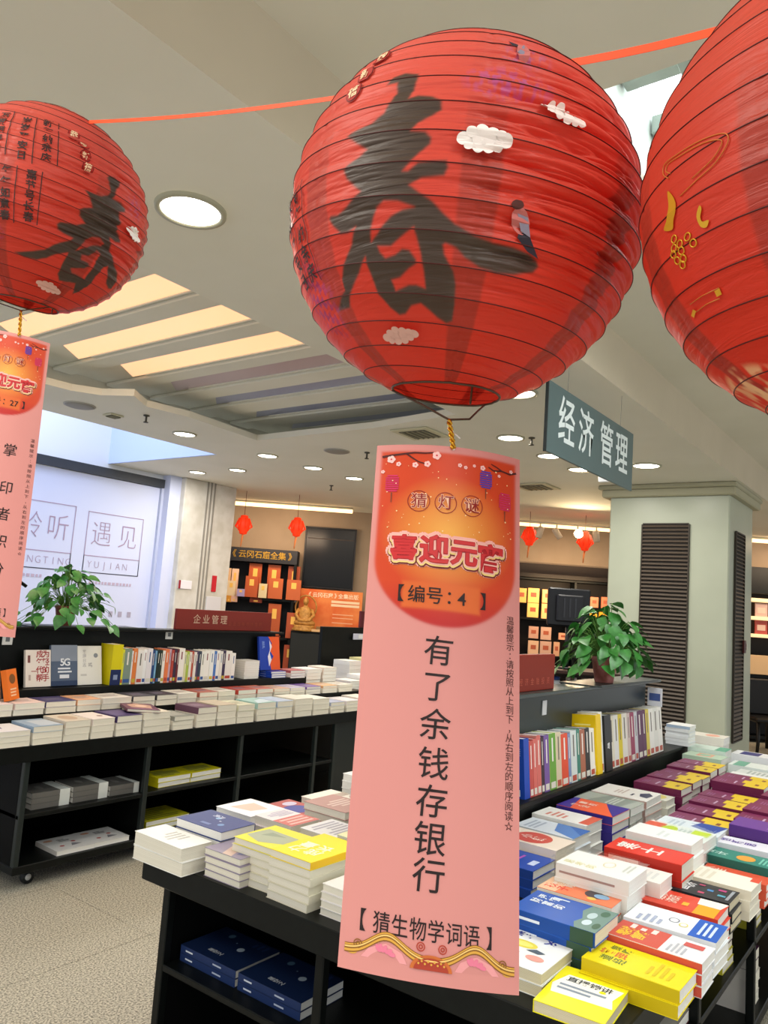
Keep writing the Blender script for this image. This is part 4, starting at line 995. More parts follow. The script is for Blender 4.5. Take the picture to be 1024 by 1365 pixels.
# ================================================================ island 3 with piles, partly behind the card
u3 = thing('display_unit', 'black book island behind the left unit by the cabinets', 'display unit', (6.5, 4.7, 0))
OX, OY = 6.5, 4.7
bx('body', u3, OX, OY, (5.5, 4.35, .08), (7.4, 5.2, .70), BLK2)
bx('tabletop', u3, OX, OY, (5.42, 4.28, .70), (7.5, 5.28, .76))
bx('back_board', u3, OX, OY, (5.75, 4.95, .76), (7.4, 4.99, 1.30))
bx('plinth', u3, OX, OY, (5.55, 4.4, 0), (7.35, 5.15, .08), BLK2)
G3 = 'piles on the far book island'
for i, (a, y, z, c, nm) in enumerate(((5.45, 4.32, .86, '#e9e2dc', 'off white paperback'), (5.66, 4.34, .90, '#ecebe6', 'white trade paperback'), (5.88, 4.34, .88, '#c04a40', 'red paperback'), (6.10, 4.34, .91, '#e6e2d8', 'cream paperback'), (6.32, 4.36, .90, '#dfe2e0', 'pale paperback'), (5.80, 4.62, 1.0, '#eceae4', 'tall pile ivory book'), (6.02, 4.62, 1.02, '#d8d4a0', 'khaki paperback'))):
    stack(nm, 'on the far book island', a, a+.18, y, y+.2, .7605, z, 4 if z < .95 else 6, 0, c, None, (), 'w', G3, .006, lower='#e6e2da')
stand('white book standing edge on, on the far island', 6.38, 4.72, .7605, .18, .30, .03, -60, 8, '#e8e8e6', '#e8e8e6', (), 'w', G3)
stand('brown picture book standing on the far island', 6.75, 4.72, .7605, .22, .34, .03, 0, 12, '#8a4a30', '#8a4a30', (('r', .4, .1, .9, .9, '#c9b490'),), 'w', G3)
t = thing('category_board', 'maroon category board lettered 人文 at the pink card edge', 'sign', (6.45, 4.96, 1.3005))
MB().bbox((-.10, 0, 0), (.8, .03, .17), mat('#5c1c24', .4), .003).obj('board', t)
m = MB()
for i, ch in enumerate('人文'): put_text(m, ch, mat('#b88a90', .5), fm, .05+i*.12, .085, .08)
m.obj('lettering', t)
t = thing('price_card', 'small white and lavender card below the maroon board', 'card', (6.28, 4.92, 1.18))
MB().bbox((-.08, 0, 0), (.10, .01, .06), mat('#c9cce0', .5), .002).obj('card', t)
MB().box((0, -.002, .01), (.08, -.0001, .05), mat('#eceef2', .5)).obj('print', t)

for k_, lb_ in (('front', 'lower books inside the small far stacks of the front table'), ('left', 'lower books inside the stacks of the left and far units')):
    o = REST[k_].obj('stacked_books'); o['kind'] = 'stuff'; tag(o, lb_, 'books')
# ================================================================ back wall furniture (frame of the slanted wall)
def wthing(name, label, cat, v, u, z=0, group=None):
    p = HV*v + HU*u
    return thing(name, label, cat, (p[0], p[1], z), WROT, group)


def face_box(parent, name, v, u0, z, pxs, m, th=.03, print_=None):
    (xa, ya, xb, yb) = pxs
    ua, za = wp(v, xa, (ya+yb)/2); ub, zb = wp(v, xb, (ya+yb)/2)
    um, zt = wp(v, (xa+xb)/2, ya); um, zl = wp(v, (xa+xb)/2, yb)
    return ua, ub, zl, zt


# left bookcase
BV = 11.15
t = wthing('bookcase', 'black bookcase with gold header 云冈石窟全集 behind the stone pillar', 'bookcase', BV+.15, -1.75)
def wb(par, name, a, b, m, bev=.003): return MB().bbox(a, b, m, bev).obj(name, par)
wb(t, 'header', (-.75, -.16, 2.03), (.55, .15, 2.23), mat('#22242a', .5))
wb(t, 'side', (-.75, -.15, 0), (-.71, .15, 2.03), BLK); wb(t, 'side', (.51, -.15, 0), (.55, .15, 2.03), BLK)
wb(t, 'back', (-.71, .12, 0), (.51, .15, 2.03), mat('#15181e', .6))
for z in (.05, .47, .95, 1.49): wb(t, 'shelf', (-.71, -.15, z), (.51, .12, z+.035), BLK)
m = MB(); fmw = flat(0, -.162, 0, 1, 0, 0, 0, 0, 1)
for i, ch in enumerate('《云冈石窟全集》'): put_text(m, ch, mat('#a8842c', .4, metal=.3), fmw, -.36+i*.115, 2.135, .115, .01)
m.obj('lettering', t)
OB = '#b85a34'
GB = 'brown volumes in the back bookcase'
bks = [((332, 751, 349, 772), OB, 11.22), ((357, 753, 374, 776), OB, 11.22), ((384, 755, 400, 778), '#a04a2c', 11.22), ((327, 768, 344, 789), OB, 11.10), ((358, 771, 377, 794), '#bf6238', 11.10), ((382, 773, 401, 796), '#bf6238', 11.10),
       ((302, 774, 314, 791), '#e6cfa8', 11.10), ((345, 778, 356, 792.5), '#d8c8a0', 11.10), ((300, 757, 308, 772), '#e0b890', 11.2), ((309, 758, 318, 773), '#e8c4a8', 11.2), ((316, 785, 326, 790.5), '#a89cc8', 11.05),
       ((301, 802, 307, 815), '#d8963c', 11.1), ((307, 802, 315, 816), '#e4b4a0', 11.1), ((332, 803, 348, 818), '#8a3c28', 11.15), ((357, 805, 374, 836), OB, 11.15), ((384, 803, 396, 812), '#b8b0a8', 11.2), ((382, 817, 399, 840), '#b05434', 11.1), ((360, 847, 372, 884), '#7a3422', 11.15), ((378, 860, 392, 884), '#a84c30', 11.1), ((384, 848, 394, 858), '#5a3428', 11.2)]
pos_words = ['upper left', 'upper middle', 'upper right', 'lower left', 'lower middle', 'lower right']
shelfz = [(1.525, 1.95), (.985, 1.5), (.505, .95)]
for i, (b, c, v) in enumerate(bks):
    u0, u1_, z0, z1 = face_box(None, '', v, 0, 0, b, None)
    base = min(shelfz, key=lambda s: abs(s[0]-z0) if i not in (0, 1, 2, 8, 9) else abs(s[0]-z0+.2))[0]
    if i < 3 or i in (8, 9): base = 1.525
    lb = ('rust brown volume '+pos_words[i]+' on the top shelf under the gold header') if i < 6 else ['', '', '', '', '', '', 'cream booklet at the left of the top back shelf', 'cream card between rust volumes on the top shelf', 'pale pamphlet at the pillar edge, left of a pair', 'pale pamphlet at the pillar edge, right of a pair', 'lavender flat packet on the top back shelf',
             'orange booklet on the second back shelf', 'pinkish booklet on the second back shelf', 'dark brown volume behind the red category board', 'tall rust volume on the second back shelf', 'grey pamphlet above a rust volume on the second shelf', 'rust volume at the right of the second back shelf',
             'dark brown volume low behind the blue orange book', 'rust volume on the lowest visible back shelf', 'small dark volume above the lowest rust one'][i]
    o = wthing('book', lb, 'book', v, (u0+u1_)/2, base, GB)
    hw = (u1_-u0)/2
    MB().bbox((-hw, 0, 0), (hw, .035, z1-base), C(c), .002).obj('cover', o)
    MB().box((-hw*.35, -.002, (z1-base)*.55), (hw*.35, 0, (z1-base)*.85), mat('#f0c060', .5)).obj('title_label', o)
# black cabinets
t = wthing('cabinet', 'black two door cabinet under the orange exhibition poster', 'cabinet', 11.2, -.75)
wb(t, 'body', (-.44, -.19, 0), (.52, .2, 1.10), BLK)
drs = [wb(t, 'door', (-.43, -.21, .06), (.03, -.191, 1.07), mat('#232626', .45)), wb(t, 'door', (.04, -.21, .06), (.51, -.191, 1.07), mat('#232626', .45))]
for x, d_ in zip((-.02, .06), drs): wb(d_, 'handle', (x, -.23, .60), (x+.015, -.211, .72), mat('#b8a890', .3, metal=.6), .001)
# display stand with poster + buddha
t = wthing('exhibition_poster', 'orange exhibition poster with white headline behind the golden statue', 'poster', 11.3, -.72, 1.105)
MB().bbox((-.42, 0, 0), (.50, .03, .60), mat('#d8602c', .5, kind='noise', c2='#e88a4a', scale=3), .002).obj('board', t)
m = MB(); fmw = flat(0, -.0015, 0, 1, 0, 0, 0, 0, 1)
for i, ch in enumerate('《云冈石窟》全集出版'): put_text(m, ch, mat('#f8e4c8', .5), fmw, -.27+i*.075, .52, .075, .015)
for z in (.42, .37): poly(m, [(.05, z), (.46, z), (.46, z+.035), (.05, z+.035)], mat('#f2d8b4', .5), fmw)
for z in (.25, .2, .13): poly(m, [(.08, z), (.38, z), (.38, z+.012), (.08, z+.012)], mat('#f0b890', .5), fmw)
m.obj('print', t)
t = wthing('buddha_statue', 'small golden seated statue with halo on the black cabinet', 'statue', 11.12, -1.02, 1.105)
GS_ = mat('#c9964e', .45, kind='noise', c2='#a87636', scale=25)
MB().lathe([(.0001, 0), (.17, 0), (.175, .02), (.15, .05), (.16, .08), (.0001, .08)], GS_, 20, cap=False).obj('lotus_base', t)
m = MB()
m.lathe([(.0001, .08), (.15, .085), (.155, .12), (.11, .16), (.085, .20), (.095, .27), (.075, .32), (.03, .345), (.028, .37), (.0001, .37)], GS_, 20, Matrix.Diagonal((1, .7, 1, 1)), False)
m.tube([(-.09, 0, .30), (-.125, -.03, .22), (-.07, -.09, .15), (0, -.10, .14)], [.028, .026, .022, .016], GS_, 8)
m.tube([(.09, 0, .30), (.125, -.03, .22), (.07, -.09, .15), (0, -.10, .14)], [.028, .026, .022, .016], GS_, 8)
m.obj('body', t)
MB().lathe([(.0001, -.05), (.025, -.045), (.042, 0), (.036, .035), (.02, .05), (.018, .065), (.0001, .07)], GS_, 16, Matrix.Translation((0, 0, .41)), False).obj('head', t)
hp = [(.15*math.cos(a), .05, .33+.17*math.sin(a)) for a in np.linspace(-.5, math.pi+.5, 20)]
MB().tube(hp, .012, GS_, 6).obj('halo', t)
t = wthing('display_plinth', 'low cream platform with small exhibits on the cabinet', 'plinth', 11.02, -.62, 1.105)
MB().bbox((-.28, -.03, 0), (.40, .08, .035), mat('#d8b080', .5), .003).obj('board', t)
for k, c in enumerate(('#8a6a40', '#c9784a', '#e8d8b8')): MB().bbox((-.22+k*.22, -.02, .0355), (-.10+k*.22, .05, .075), mat(c, .5), .003).obj('exhibit', t)
# dark screen window
t = wthing('display_screen', 'large black glass screen above the orange poster', 'screen', 11.42, -.60, 1.75)
MB().bbox((-.52, 0, 0), (.20, .06, .86), mat('#08090d', .25, spec=.25), .004).obj('glass', t)
m = MB()
for a, b in (((-.54, -.01, -.02), (-.52, .06, .88)), ((.20, -.01, -.02), (.22, .06, .88)), ((-.54, -.01, .86), (.22, .06, .88)), ((-.54, -.01, -.02), (.22, .06, 0))): m.box(a, b, mat('#1b1c20', .4))
m.box((-.5, -.005, .70), (.18, 0, .715), mat('#3a3330', .5)); m.obj('frame', t)
# right bookcase with lit covers
t = wthing('bookcase', 'black bookcase of glowing orange covers left of the column', 'bookcase', BV+.15, 2.9)
wb(t, 'back', (-1.0, .12, 0), (1.2, .15, 2.1), mat('#1a1512', .6))
for x in (-1.0, -.08, 1.16): wb(t, 'side', (x, -.15, 0), (x+.035, .12, 2.1), BLK)
for z in (.05, .5, .97, 1.49, 2.065): wb(t, 'shelf', (-.965, -.15, z), (1.16, .12, z+.03), BLK)
wb(t, 'header', (-1.0, -.16, 2.10), (1.2, .15, 2.16), mat('#201a16', .5))
rb = [((690, 784, 702, 803), '#f0b060'), ((704, 784, 719, 803.5), '#f2b868'), ((703, 804, 718, 823), '#f4c070'), ((723, 786, 739, 804), '#f0b070'), ((722, 805, 738, 825), '#f2ba7a'), ((742, 792, 750, 806), '#d8a050'), ((742, 812, 749, 826), '#c88068'), ((787, 796, 798, 810), '#d08060'), ((802, 796, 812, 811), '#d87a58'),
      ((705, 835, 718, 851), '#c89a84'), ((721, 836, 735, 853), '#c8a08c'), ((704, 854, 718, 873), '#d8b090'), ((720, 855, 735, 874), '#c8a08c'), ((738, 856, 746, 875), '#d0a080'), ((745, 844, 757, 853), '#e0a080'), ((786, 818, 796, 828), '#e8a838'), ((799, 816, 809, 828), '#f0a82c')]
lbr = ['at the left end of the top row', 'second in the top row', 'second in the row below the top', 'third in the top row', 'third in the row below the top', 'small one by the black monitor', 'small lower one by the black monitor', 'right of the black monitor', 'touching the square column', 'first in the third row', 'second in the third row', 'first in the fourth row', 'second in the fourth row', 'third in the fourth row', 'flat by the plant', 'gold one behind the plant top', 'second gold one behind the plant top']
for i, (b, c) in enumerate(rb):
    u0, u1_, z0, z1 = face_box(None, '', 11.18, 0, 0, b, None)
    o = wthing('book', 'warm lit picture book '+lbr[i]+' of the back bookcase', 'book', 11.18, (u0+u1_)/2, z0, 'picture books in the glowing bookcase'); hw = (u1_-u0)/2
    MB().bbox((-hw, 0, 0), (hw, .03, z1-z0), C(c), .002).obj('cover', o)
    MB().box((-hw*.5, -.002, (z1-z0)*.4), (hw*.5, 0, (z1-z0)*.7), mat('#a8563c', .5)).obj('picture', o)
    MB().box((-hw, .02, -.012), (hw, .09, -.001), BLK).obj('rest', o)
area('bookcase_lamp', tuple(HV*10.7+HU*2.7+np.array([0, 0, 2.0])), .9, 9, (1, .7, .4), (R(70), 0, WROT), .2)
area('bookcase_lamp', tuple(HV*10.6+HU*-1.5+np.array([0, 0, 2.5])), 1.2, 10, (1, .72, .48), (R(60), 0, WROT), .2)
area('bookcase_lamp', tuple(HV*10.5+HU*6.0+np.array([0, 0, 2.5])), .9, 9, (1, .74, .5), (R(60), 0, WROT), .2)
# far right bookcase
t = wthing('bookcase', 'tall bookcase with cream lit shelf edges right of the column', 'bookcase', BV+.15, 6.2)
wb(t, 'header', (-.9, -.16, 2.10), (1.5, .15, 2.48), BLK)
wb(t, 'back', (-.9, .12, 0), (1.5, .15, 2.1), mat('#1a1512', .6)); wb(t, 'side', (-.9, -.15, 0), (-.86, .12, 2.1), BLK)
for z in (1.98, 1.72, 1.47): wb(t, 'shelf', (-.86, -.15, z), (1.5, .12, z+.05), mat('#f0cfa0', .5, emit=.5))
for z in (.05, .4, .9): wb(t, 'shelf', (-.86, -.15, z), (1.5, .12, z+.04), BLK)
wb(t, 'drawer_front', (-.86, -.17, .95), (1.5, -.151, 1.22), mat('#f0c896', .5))
m = MB()
for i, ch in enumerate('志杂志'): put_text(m, ch, mat('#d8c8b0', .5), flat(0, -.165, 0, 1, 0, 0, 0, 0, 1), -.50+i*.3, 2.28, .2)
m.obj('lettering', t)
for k in range(6):
    o = wthing('book', ['first', 'second', 'third', 'fourth', 'fifth', 'sixth'][k]+' face out magazine on the cream edged shelves, counted from the column', 'magazine', BV+.05, 5.55+(k % 3)*.24, 1.77 if k < 3 else 1.522, 'magazines right of the column')
    MB().bbox((-.09, 0, 0), (.09, .02, .19), C(['#c8a8a0', '#b8443c', '#8a6a5a', '#b05048', '#d8c0a8', '#6a5a70'][k]), .002).obj('cover', o)
    MB().box((-.06, -.002, .05), (.06, 0, .13), C('#e0c0b0')).obj('picture', o)
# table and chair right of the column
fp = on('z', 0, 1016, 1012)
t = thing('chair', 'black curved leg chair right of the square column', 'chair', (float(fp[0])+.2, float(fp[1]), 0), WROT)
CB = mat('#15110f', .4)
for sx in (-1, 1):
    for sy in (-1, 1):
        MB().tube([(sx*.22, sy*.22, 0), (sx*.19, sy*.20, .22), (sx*.19, sy*.19, .44)], [.018, .022, .024], CB, 8).obj('leg', t)
MB().bbox((-.23, -.23, .44), (.23, .23, .50), CB, .02).obj('seat', t)
MB().bbox((-.22, .19, .50), (.22, .23, .95), CB, .015).obj('backrest', t)
t = thing('table', 'black table piled with papers right of the square column', 'table', (float(fp[0])+1.1, float(fp[1])-.45, 0), WROT)
for sx in (-1, 1):
    for sy in (-1, 1): MB().tube([(sx*.5, sy*.3, 0), (sx*.5, sy*.3, .74)], .025, CB, 8).obj('leg', t)
MB().bbox((-.6, -.38, .74), (.6, .38, .78), CB, .006).obj('tabletop', t)
MB().bbox((-.5, -.3, .781), (-.1, .1, .83), mat('#b8b4bc', .7), .004).obj('paper_pile', t)
# small red lanterns by the back
for i, (a, b) in enumerate(((325, 700), (396, 703), (706, 715), (780, 722))):
    u_, z_ = wp(10.0, a, b)
    t = wthing('festive_lantern', ['small orange red paper lantern nearest the stone pillar', 'small orange red paper lantern in front of the black screen', 'small red lantern half hidden by the pink card', 'small red lantern beside the glowing spotlight'][i], 'lantern', 10.0, u_, z_, 'small hanging lanterns at the back')
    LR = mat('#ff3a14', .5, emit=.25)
    m = MB(); m.lathe([(.03, .13), (.05, .12), (.05, .10), (.075, .07), (.08, .0), (.075, -.06), (.05, -.09), (.05, -.11), (.03, -.12)], LR, 12); m.obj('shade', t)
    for k in range(6):
        a_ = k*math.pi/3; MB().tube([(.06*math.cos(a_), .06*math.sin(a_), .09), (.105*math.cos(a_), .105*math.sin(a_), -.02), (.07*math.cos(a_), .07*math.sin(a_), -.05)], [.012, .014, .006], LR, 5).obj('petal', t)
    MB().tube([(0, 0, -.12), (-.01, 0, -.2), (-.015, 0, -.28)], [.014, .011, .006], mat('#e88a50', .6), 6).obj('tassel', t)
    MB().tube([(0, 0, .13), (0, 0, ZC-z_-.002)], .003, mat('#7a3020', .6), 4).obj('cord', t)
# spotlights on a rail
u_, z_ = wp(9.6, 750, 700)
t = wthing('track_rail', 'thin white lighting rail before the back wall', 'rail', 9.6, u_, 2.70)
MB().bbox((-1.2, -.015, 0), (1.3, .015, .03), mat('#c9b8a0', .5), .003).obj('rail', t)
for x in (-1.1, 1.2): MB().tube([(x, 0, .03), (x, 0, .199)], .006, RIM, 6).obj('hanger', t)
for i, (a, ang) in enumerate(((720, 15), (742, -35), (770, 0), (795, -8))):
    u_, z_ = wp(9.6, a, 714)
    t = wthing('spotlight', ['white spotlight on the rail nearest the pink card', 'white spotlight on the rail tilted to the right', 'glowing spotlight shining at the camera', 'white spotlight on the rail nearest the column'][i], 'spotlight', 9.6, u_, 2.60, 'spotlights on the rail')
    M = Matrix.Rotation(R(ang), 4, 'Y')
    if i != 2:
        MB().lathe([(.0001, .06), (.035, .06), (.04, .04), (.04, -.08), (.03, -.085), (.0001, -.07)], mat('#d0bca8', .4), 14, M, False).obj('can', t)
    else:
        M2 = Matrix.Rotation(R(90), 4, 'X')
        MB().lathe([(.0001, -.06), (.045, -.05), (.055, .05)], mat('#d0bca8', .4), 16, M2, False).obj('can', t)
        MB().lathe([(.0001, .056), (.052, .052)], mat('#fff0d0', .4, emit=40), 16, M2, False).obj('lens', t)
        pp = HV*9.5+HU*u_
        area('spotlight_lamp', (pp[0], pp[1], 2.60), .08, 6, (1, .75, .45), (R(-90), 0, WROT))
    MB().tube([(0, 0, .05), (0, 0, .099)], .008, RIM, 6).obj('stem', t)
# black monitor and wooden rack behind the right table
u_, z_ = wp(7.0, 757, 832)
t = wthing('monitor', 'black monitor seen from behind left of the column', 'monitor', 7.0, u_, z_-.02)
MB().bbox((-.19, -.03, 0), (.19, .03, .34), mat('#15161a', .35), .012).obj('screen', t)
MB().bbox((-.12, -.07, .04), (.12, -.031, .28), mat('#1c1d22', .4), .012).obj('rear_housing', t)
for k in range(3): MB().box((-.06+k*.05, -.074, .08), (-.045+k*.05, -.0705, .25), mat('#2c2e34', .4)).obj('vent', t)
MB().tube([(0, .0, -.36), (0, 0, .02)], .02, mat('#15161a', .35), 8).obj('stand', t)
MB().bbox((-.12, -.09, -.375), (.12, .09, -.36), mat('#15161a', .35), .004).obj('foot', t)
zt = z_-.395
t = wthing('counter', 'dark brown wooden counter with jars behind the pothos', 'counter', 7.0, u_+.05, 0)
WD = mat('#3a2018', .45, kind='wood', c2='#2a1710', scale=5)
wb(t, 'top', (-.55, -.25, zt-.03), (.45, .25, zt), WD); wb(t, 'shelf', (-.5, -.2, zt-.26), (.4, .2, zt-.235), WD)
for a, b in ((-.5, -.2), (.37, -.2), (-.5, .17), (.37, .17), (-.05, -.2)): wb(t, 'leg', (a, b, 0), (a+.03, b+.03, zt-.03), WD)
wb(t, 'kick_board', (-.5, .15, .05), (.4, .17, zt-.3), WD)
for i, (dx, c, c2, lb) in enumerate(((-.16, '#d4d6da', '#26407c', 'white jar with blue lid on the wooden counter shelf'), (-.01, '#cfc9c0', '#bfb8ae', 'plain white jar beside the blue lidded one'), (.13, '#c9c6bc', '#b8b0a0', 'white jar nearest the pothos pot'))):
    p = HV*6.95+HU*(u_+.05+dx)
    o = thing('jar', lb, 'jar', (p[0], p[1], zt-.234), 0, 'jars on the wooden counter')
    MB().lathe([(.0001, 0), (.05, 0), (.055, .01), (.055, .12), (.045, .135), (.0001, .135)], mat(c, .4), 18, cap=False).obj('body', o)
    MB().lathe([(.0001, .136), (.048, .136), (.048, .165), (.0001, .168)], mat(c2, .4), 18, cap=False).obj('lid', o)

# ================================================================ paper lanterns
CH_A=[(-172.89,16.44),(-171.26,19.1),(-167.7,19.83),(-163.44,18.15),(-163.13,16.24),(-164.0,13.0),(-164.87,9.6),(-162.3,10.25),(-158.31,9.25),(-155.63,7.47),(-155.44,4.94),(-157.81,3.42),(-161.45,1.68),(-163.22,-0.59),(-159.35,-1.28),(-157.7,-2.85),(-157.93,-4.41),(-160.36,-6.35),(-163.49,-9.34),(-165.33,-10.91),(-163.8,-11.11),(-160.9,-9.34),(-157.1,-9.24),(-153.37,-9.24),(-152.8,-11.03),(-153.83,-13.06),(-156.98,-13.21),(-160.18,-13.27),(-163.48,-14.71),(-160.84,-16.73),(-156.89,-19.31),(-153.88,-22.29),(-150.09,-25.18),(-144.4,-27.89),(-138.55,-29.23),(-131.82,-29.65),(-126.05,-30.59),(-122.63,-31.82),(-121.41,-33.47),(-123.3,-35.08),(-129.58,-36.56),(-136.06,-36.94),(-141.85,-35.75),(-146.69,-33.58),(-149.8,-30.99),(-153.07,-29.94),(-153.78,-30.4),(-153.26,-32.78),(-150.28,-37.0),(-149.29,-40.73),(-149.43,-46.66),(-150.24,-51.29),(-152.89,-52.06),(-156.93,-50.21),(-163.1,-45.8),(-167.21,-46.26),(-170.75,-48.49),(-173.63,-48.6),(-176.78,-46.1),(-179.73,-41.5),(179.6,-36.68),(179.28,-33.36),(179.42,-30.82),(174.84,-34.52),(167.19,-39.19),(162.7,-42.69),(154.22,-41.85),(159.54,-39.66),(165.02,-37.63),(165.8,-34.26),(169.17,-31.3),(174.74,-26.69),(177.99,-22.5),(174.87,-23.42),(171.95,-22.95),(169.1,-20.11),(167.25,-17.6),(168.34,-16.96),(171.44,-17.56),(175.59,-16.48),(-178.82,-13.83),(179.24,-12.09),(176.38,-9.07),(175.54,-6.53),(177.31,-5.45),(-179.38,-4.14),(-176.69,-2.8),(179.95,-0.26),(176.12,3.17),(177.34,3.8),(-176.31,4.86),(-172.14,6.89),(-170.37,9.42),(-169.22,13.09),(-169.47,16.18),(-171.35,16.35)]
CH_H1=[(-177.43,-27.31),(-176.01,-22.98),(-173.96,-19.11),(-171.38,-17.76),(-167.07,-18.4),(-162.28,-20.39),(-165.79,-20.62),(-169.56,-21.91),(-172.09,-23.63),(-174.48,-25.67)]
CH_H2=[(-175.23,-28.91),(-170.76,-29.54),(-166.45,-27.32),(-162.57,-25.44),(-161.92,-28.31),(-160.95,-32.53),(-160.47,-36.83),(-160.43,-41.58),(-163.76,-40.45),(-166.41,-40.27),(-171.94,-41.43),(-172.74,-38.38),(-169.43,-38.08),(-165.44,-35.9),(-162.81,-34.85),(-162.64,-33.64),(-164.65,-31.08),(-166.93,-30.57),(-169.59,-31.81),(-173.11,-32.31),(-174.8,-30.52)]
CL_A=[(-87.99,6.23),(-86.53,8.19),(-82.19,9.95),(-79.27,9.18),(-79.18,5.37),(-81.58,0.31),(-82.19,-2.77),(-76.33,-2.45),(-71.35,-3.53),(-71.51,-5.49),(-77.24,-8.46),(-75.04,-11.04),(-73.14,-13.81),(-75.14,-16.67),(-74.88,-18.42),(-69.67,-19.73),(-68.35,-22.54),(-72.09,-23.82),(-77.33,-23.36),(-72.48,-28.99),(-64.52,-33.87),(-52.78,-36.74),(-46.75,-39.22),(-40.31,-44.45),(-45.34,-46.03),(-53.69,-45.35),(-60.65,-41.69),(-66.91,-37.23),(-69.71,-40.8),(-68.89,-46.62),(-66.27,-53.98),(-68.18,-58.83),(-68.29,-63.44),(-76.36,-59.48),(-79.28,-56.08),(-87.81,-57.55),(-95.64,-58.52),(-99.75,-54.83),(-99.86,-49.42),(-99.51,-44.27),(-98.93,-40.71),(-106.63,-43.84),(-112.33,-47.55),(-119.01,-49.62),(-128.57,-49.42),(-135.36,-47.35),(-130.65,-46.85),(-122.8,-45.46),(-114.49,-42.99),(-108.36,-38.41),(-101.48,-34.64),(-99.21,-32.57),(-105.34,-31.91),(-108.9,-30.83),(-110.2,-28.3),(-108.54,-26.57),(-103.36,-25.76),(-99.76,-25.37),(-94.91,-22.7),(-99.03,-20.0),(-100.24,-17.08),(-97.98,-15.35),(-92.98,-13.26),(-95.59,-10.07),(-99.02,-5.95),(-93.71,-5.74),(-89.1,-4.89),(-85.46,-2.62),(-84.67,3.31),(-86.39,5.2)]
CL_H1=[(-94.45,-38.31),(-92.5,-33.39),(-88.67,-27.79),(-83.78,-26.22),(-79.49,-28.16),(-78.96,-29.88),(-85.42,-31.61),(-90.5,-35.01)]
CL_H2=[(-89.81,-39.12),(-84.7,-38.22),(-81.92,-33.1),(-78.4,-34.14),(-77.64,-37.47),(-76.85,-44.95),(-76.22,-50.89),(-89.77,-50.78),(-92.18,-48.74),(-82.68,-45.47),(-80.58,-42.99),(-82.62,-41.59),(-88.65,-41.73)]


def wrap(a): return (a+180) % 360-180


def sdist(px, py, pts):
    """signed distance (negative inside) to a polygon, numpy"""
    n = len(pts); d = np.full(px.shape, 1e9); ins = np.zeros(px.shape, bool)
    for i in range(n):
        ax, ay = pts[i]; bx_, by = pts[(i+1) % n]
        ex, ey = bx_-ax, by-ay; wx, wy = px-ax, py-ay
        tt = np.clip((wx*ex+wy*ey)/(ex*ex+ey*ey+1e-12), 0, 1)
        d = np.minimum(d, (wx-tt*ex)**2+(wy-tt*ey)**2)
        cond = ((ay > py) != (by > py)) & (px < (bx_-ax)*(py-ay)/((by-ay) if by != ay else 1e-9)+ax)
        ins ^= cond
    d = np.sqrt(d); d[ins] *= -1
    return d


